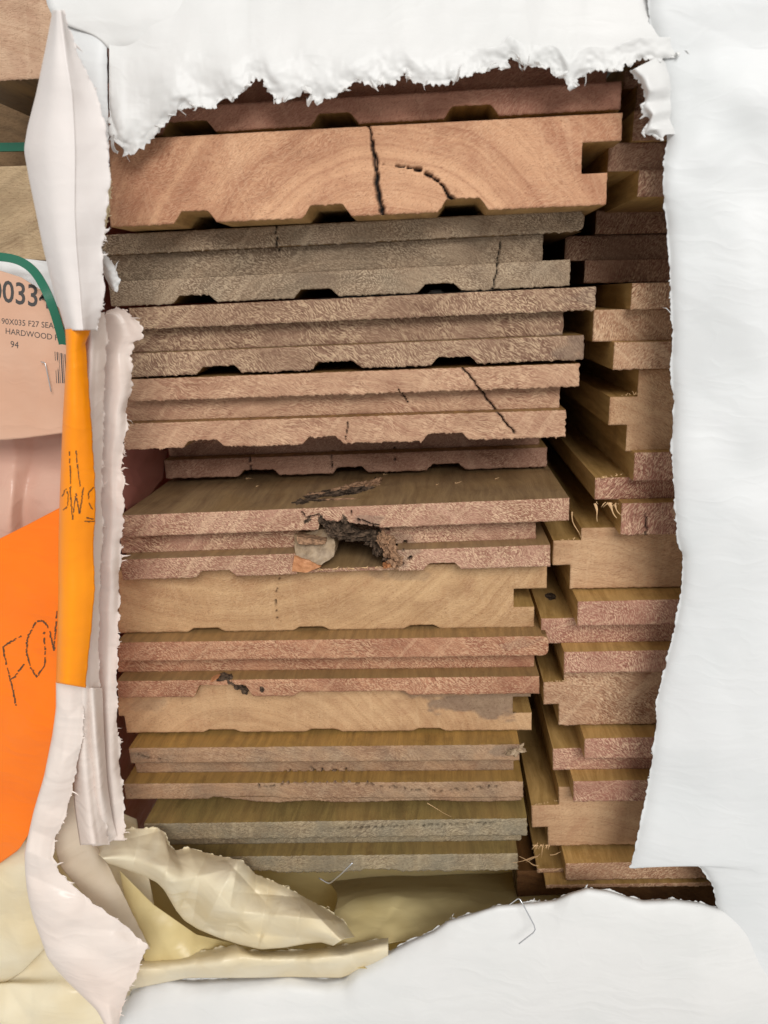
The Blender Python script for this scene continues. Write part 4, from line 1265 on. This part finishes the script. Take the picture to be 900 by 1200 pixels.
# ------------------------------------------------------------------ writing, laid on the sheets
def bvh_of(wv):
    nv, nu = wv.shape[:2]
    a = [(i * nu + j, i * nu + j + 1, (i + 1) * nu + j + 1, (i + 1) * nu + j) for i in range(nv - 1) for j in range(nu - 1)]
    return BVHTree.FromPolygons([Vector(p) for p in wv.reshape(-1, 3)], a)


def lay(bv, x, y, lift=.00022):
    d = Vector(W(x, y, 200)).normalized()
    h = bv.ray_cast(Vector((0, 0, 0)), d)
    p = h[0] if h[0] is not None else Vector(W(x, y, 205))
    return p - d * lift


def text_on(bv, s, x, y, h, wscale, slope, mat, parent, name='lettering', bold=0.0):
    cu = bpy.data.curves.new('t', 'FONT')
    cu.body = s
    cu.offset = bold
    cu.resolution_u = 3
    ob = bpy.data.objects.new('t', cu)
    col.objects.link(ob)
    dg = bpy.context.evaluated_depsgraph_get()
    me = bpy.data.meshes.new_from_object(ob.evaluated_get(dg))
    bpy.data.objects.remove(ob)
    vs = []
    k = h / .72
    for v in me.vertices:
        X, Y = v.co.x * k * wscale, v.co.y * k
        vs.append(lay(bv, x + X, y + X * slope - Y))
    fs = [list(p.vertices) for p in me.polygons]
    bpy.data.meshes.remove(me)
    return link_mesh(name, vs, fs, mat, parent)


lb = bvh_of(label_w)
text_on(lb, '00334', -12, 351, 26, .80, .15, INK, label, bold=.014)
text_on(lb, '190X035 F27 SEASONED', -3, 379, 7, .92, .09, INK, label)
text_on(lb, 'HARDWOOD FEATURE', 6, 391, 7, .92, .13, INK, label)
text_on(lb, '94', 12, 407, 8, .9, .12, INK, label)
for k in range(6):
    x = 64 + k * 2.3
    w_ = (.7, 1.2, .6, 1.4, .7, 1.0)[k]
    link_mesh('barcode_bar', [lay(lb, x, 412 + k * .6), lay(lb, x + w_, 412 + k * .6), lay(lb, x + 2 + w_, 449), lay(lb, x + 2, 449)], [[0, 1, 2, 3]], INK, label)


def stroke(bv, pts, w, mat, parent, seed=0, gap=.14, shift=None):
    rr = random.Random(seed)
    pts = np.array(pts, float)
    s = np.concatenate([[0], np.cumsum(np.hypot(*np.diff(pts, axis=0).T))])
    vs, fs = [], []
    t = 0.0
    while t < s[-1]:
        L = rr.uniform(1.0, 3.4)
        if rr.random() > gap:
            p = [np.array([np.interp(q, s, pts[:, 0]), np.interp(q, s, pts[:, 1])]) for q in (t, min(t + L, s[-1]))]
            d = p[1] - p[0]
            d = d / (np.linalg.norm(d) + 1e-6)
            n = np.array([-d[1], d[0]]) * w * rr.uniform(.35, .75)
            o = n * rr.uniform(-.5, .5)
            b = len(vs)
            for q in (p[0] - n + o, p[0] + n * rr.uniform(.4, 1) + o, p[1] + n + o, p[1] - n * rr.uniform(.4, 1) + o):
                v = lay(bv, q[0], q[1])
                vs.append(v)
            fs.append([b, b + 1, b + 2, b + 3])
        t += L
    o = link_mesh('marker_letter', vs, fs, mat, parent)
    return o


ob_ = bvh_of(osheet_w)
bb_ = bvh_of(band_w)
stroke(ob_, [(25, 745), (3, 758), (8, 780), (14, 805), (19, 827)], 1.8, MARKER, osheet, 1)
stroke(ob_, [(12, 797), (18, 792), (28, 778)], 1.8, MARKER, osheet, 2)
stroke(ob_, [(38, 736), (44, 727), (52, 728), (56, 735), (51, 744), (53, 762), (52, 780), (43, 794), (36, 782), (31, 765), (32, 748), (38, 736)], 1.8, MARKER, osheet, 3, .12)
stroke(ob_, [(58, 738), (63, 763), (65, 740), (67, 716)], 1.8, MARKER, osheet, 4, .12)
for k, pl_ in enumerate([[(81, 529), (82, 550), (83, 572)], [(89, 528), (91, 548), (94, 570)], [(73, 582), (77, 572), (80, 580), (79, 594), (74, 598)], [(82, 571), (85, 610), (89, 577), (93, 603), (98, 571)],
                         [(110, 571), (104, 577), (104, 590), (109, 597)], [(98, 607), (110, 608)], [(99, 611), (111, 611)]]):
    stroke(bb_, pl_, 1.3, MARKER, band, 10 + k, .1)


# ------------------------------------------------------------------ staples
def wire(name, pts, r, mat, label, cat='staple', group='loose staples'):
    P = [W(*p) for p in pts]
    Q = []
    for a, b in zip(P[:-1], P[1:]):
        for k in range(5):
            Q.append(a + (b - a) * k / 5)
    Q.append(P[-1])
    Q = np.array(Q)
    for _ in range(1):
        Q[1:-1] = (Q[:-2] + 2 * Q[1:-1] + Q[2:]) / 4
    vs, fs = [], []
    n = 8
    for k in range(len(Q)):
        t = Q[min(k + 1, len(Q) - 1)] - Q[max(k - 1, 0)]
        t /= np.linalg.norm(t)
        s1 = np.cross(t, [.2, 1, .1]); s1 /= np.linalg.norm(s1)
        s2 = np.cross(t, s1)
        for q in range(n):
            g = q * 2 * math.pi / n
            vs.append(Q[k] + (s1 * math.cos(g) + s2 * math.sin(g)) * r / 1000)
    for k in range(len(Q) - 1):
        for q in range(n):
            q2 = (q + 1) % n
            fs.append([k * n + q, k * n + q2, k * n + n + q2, k * n + n + q])
    fs.append(list(range(n))[::-1])
    fs.append([(len(Q) - 1) * n + q for q in range(n)])
    o = link_mesh(name, vs, fs, mat, None, True)
    tag(o, label, cat, group)
    return o


wire('staple', [(374, 1029, 205), (386, 1036, 203), (399, 1025, 202), (413, 1011, 201)], .28, STEEL, 'bent steel staple sticking up from the crumpled lobe below the boards')
wire('staple', [(597, 1060, 199), (608, 1052, 196), (613, 1060, 195), (629, 1090, 193), (608, 1106, 191.5)], .2, STEEL, 'thin bent staple caught in the lower white sheet')
wire('staple', [(48, 424, 206), (53, 425, 205.5), (60, 459, 205.5)], .16, STEEL, 'tiny staple pinned into the peach label')
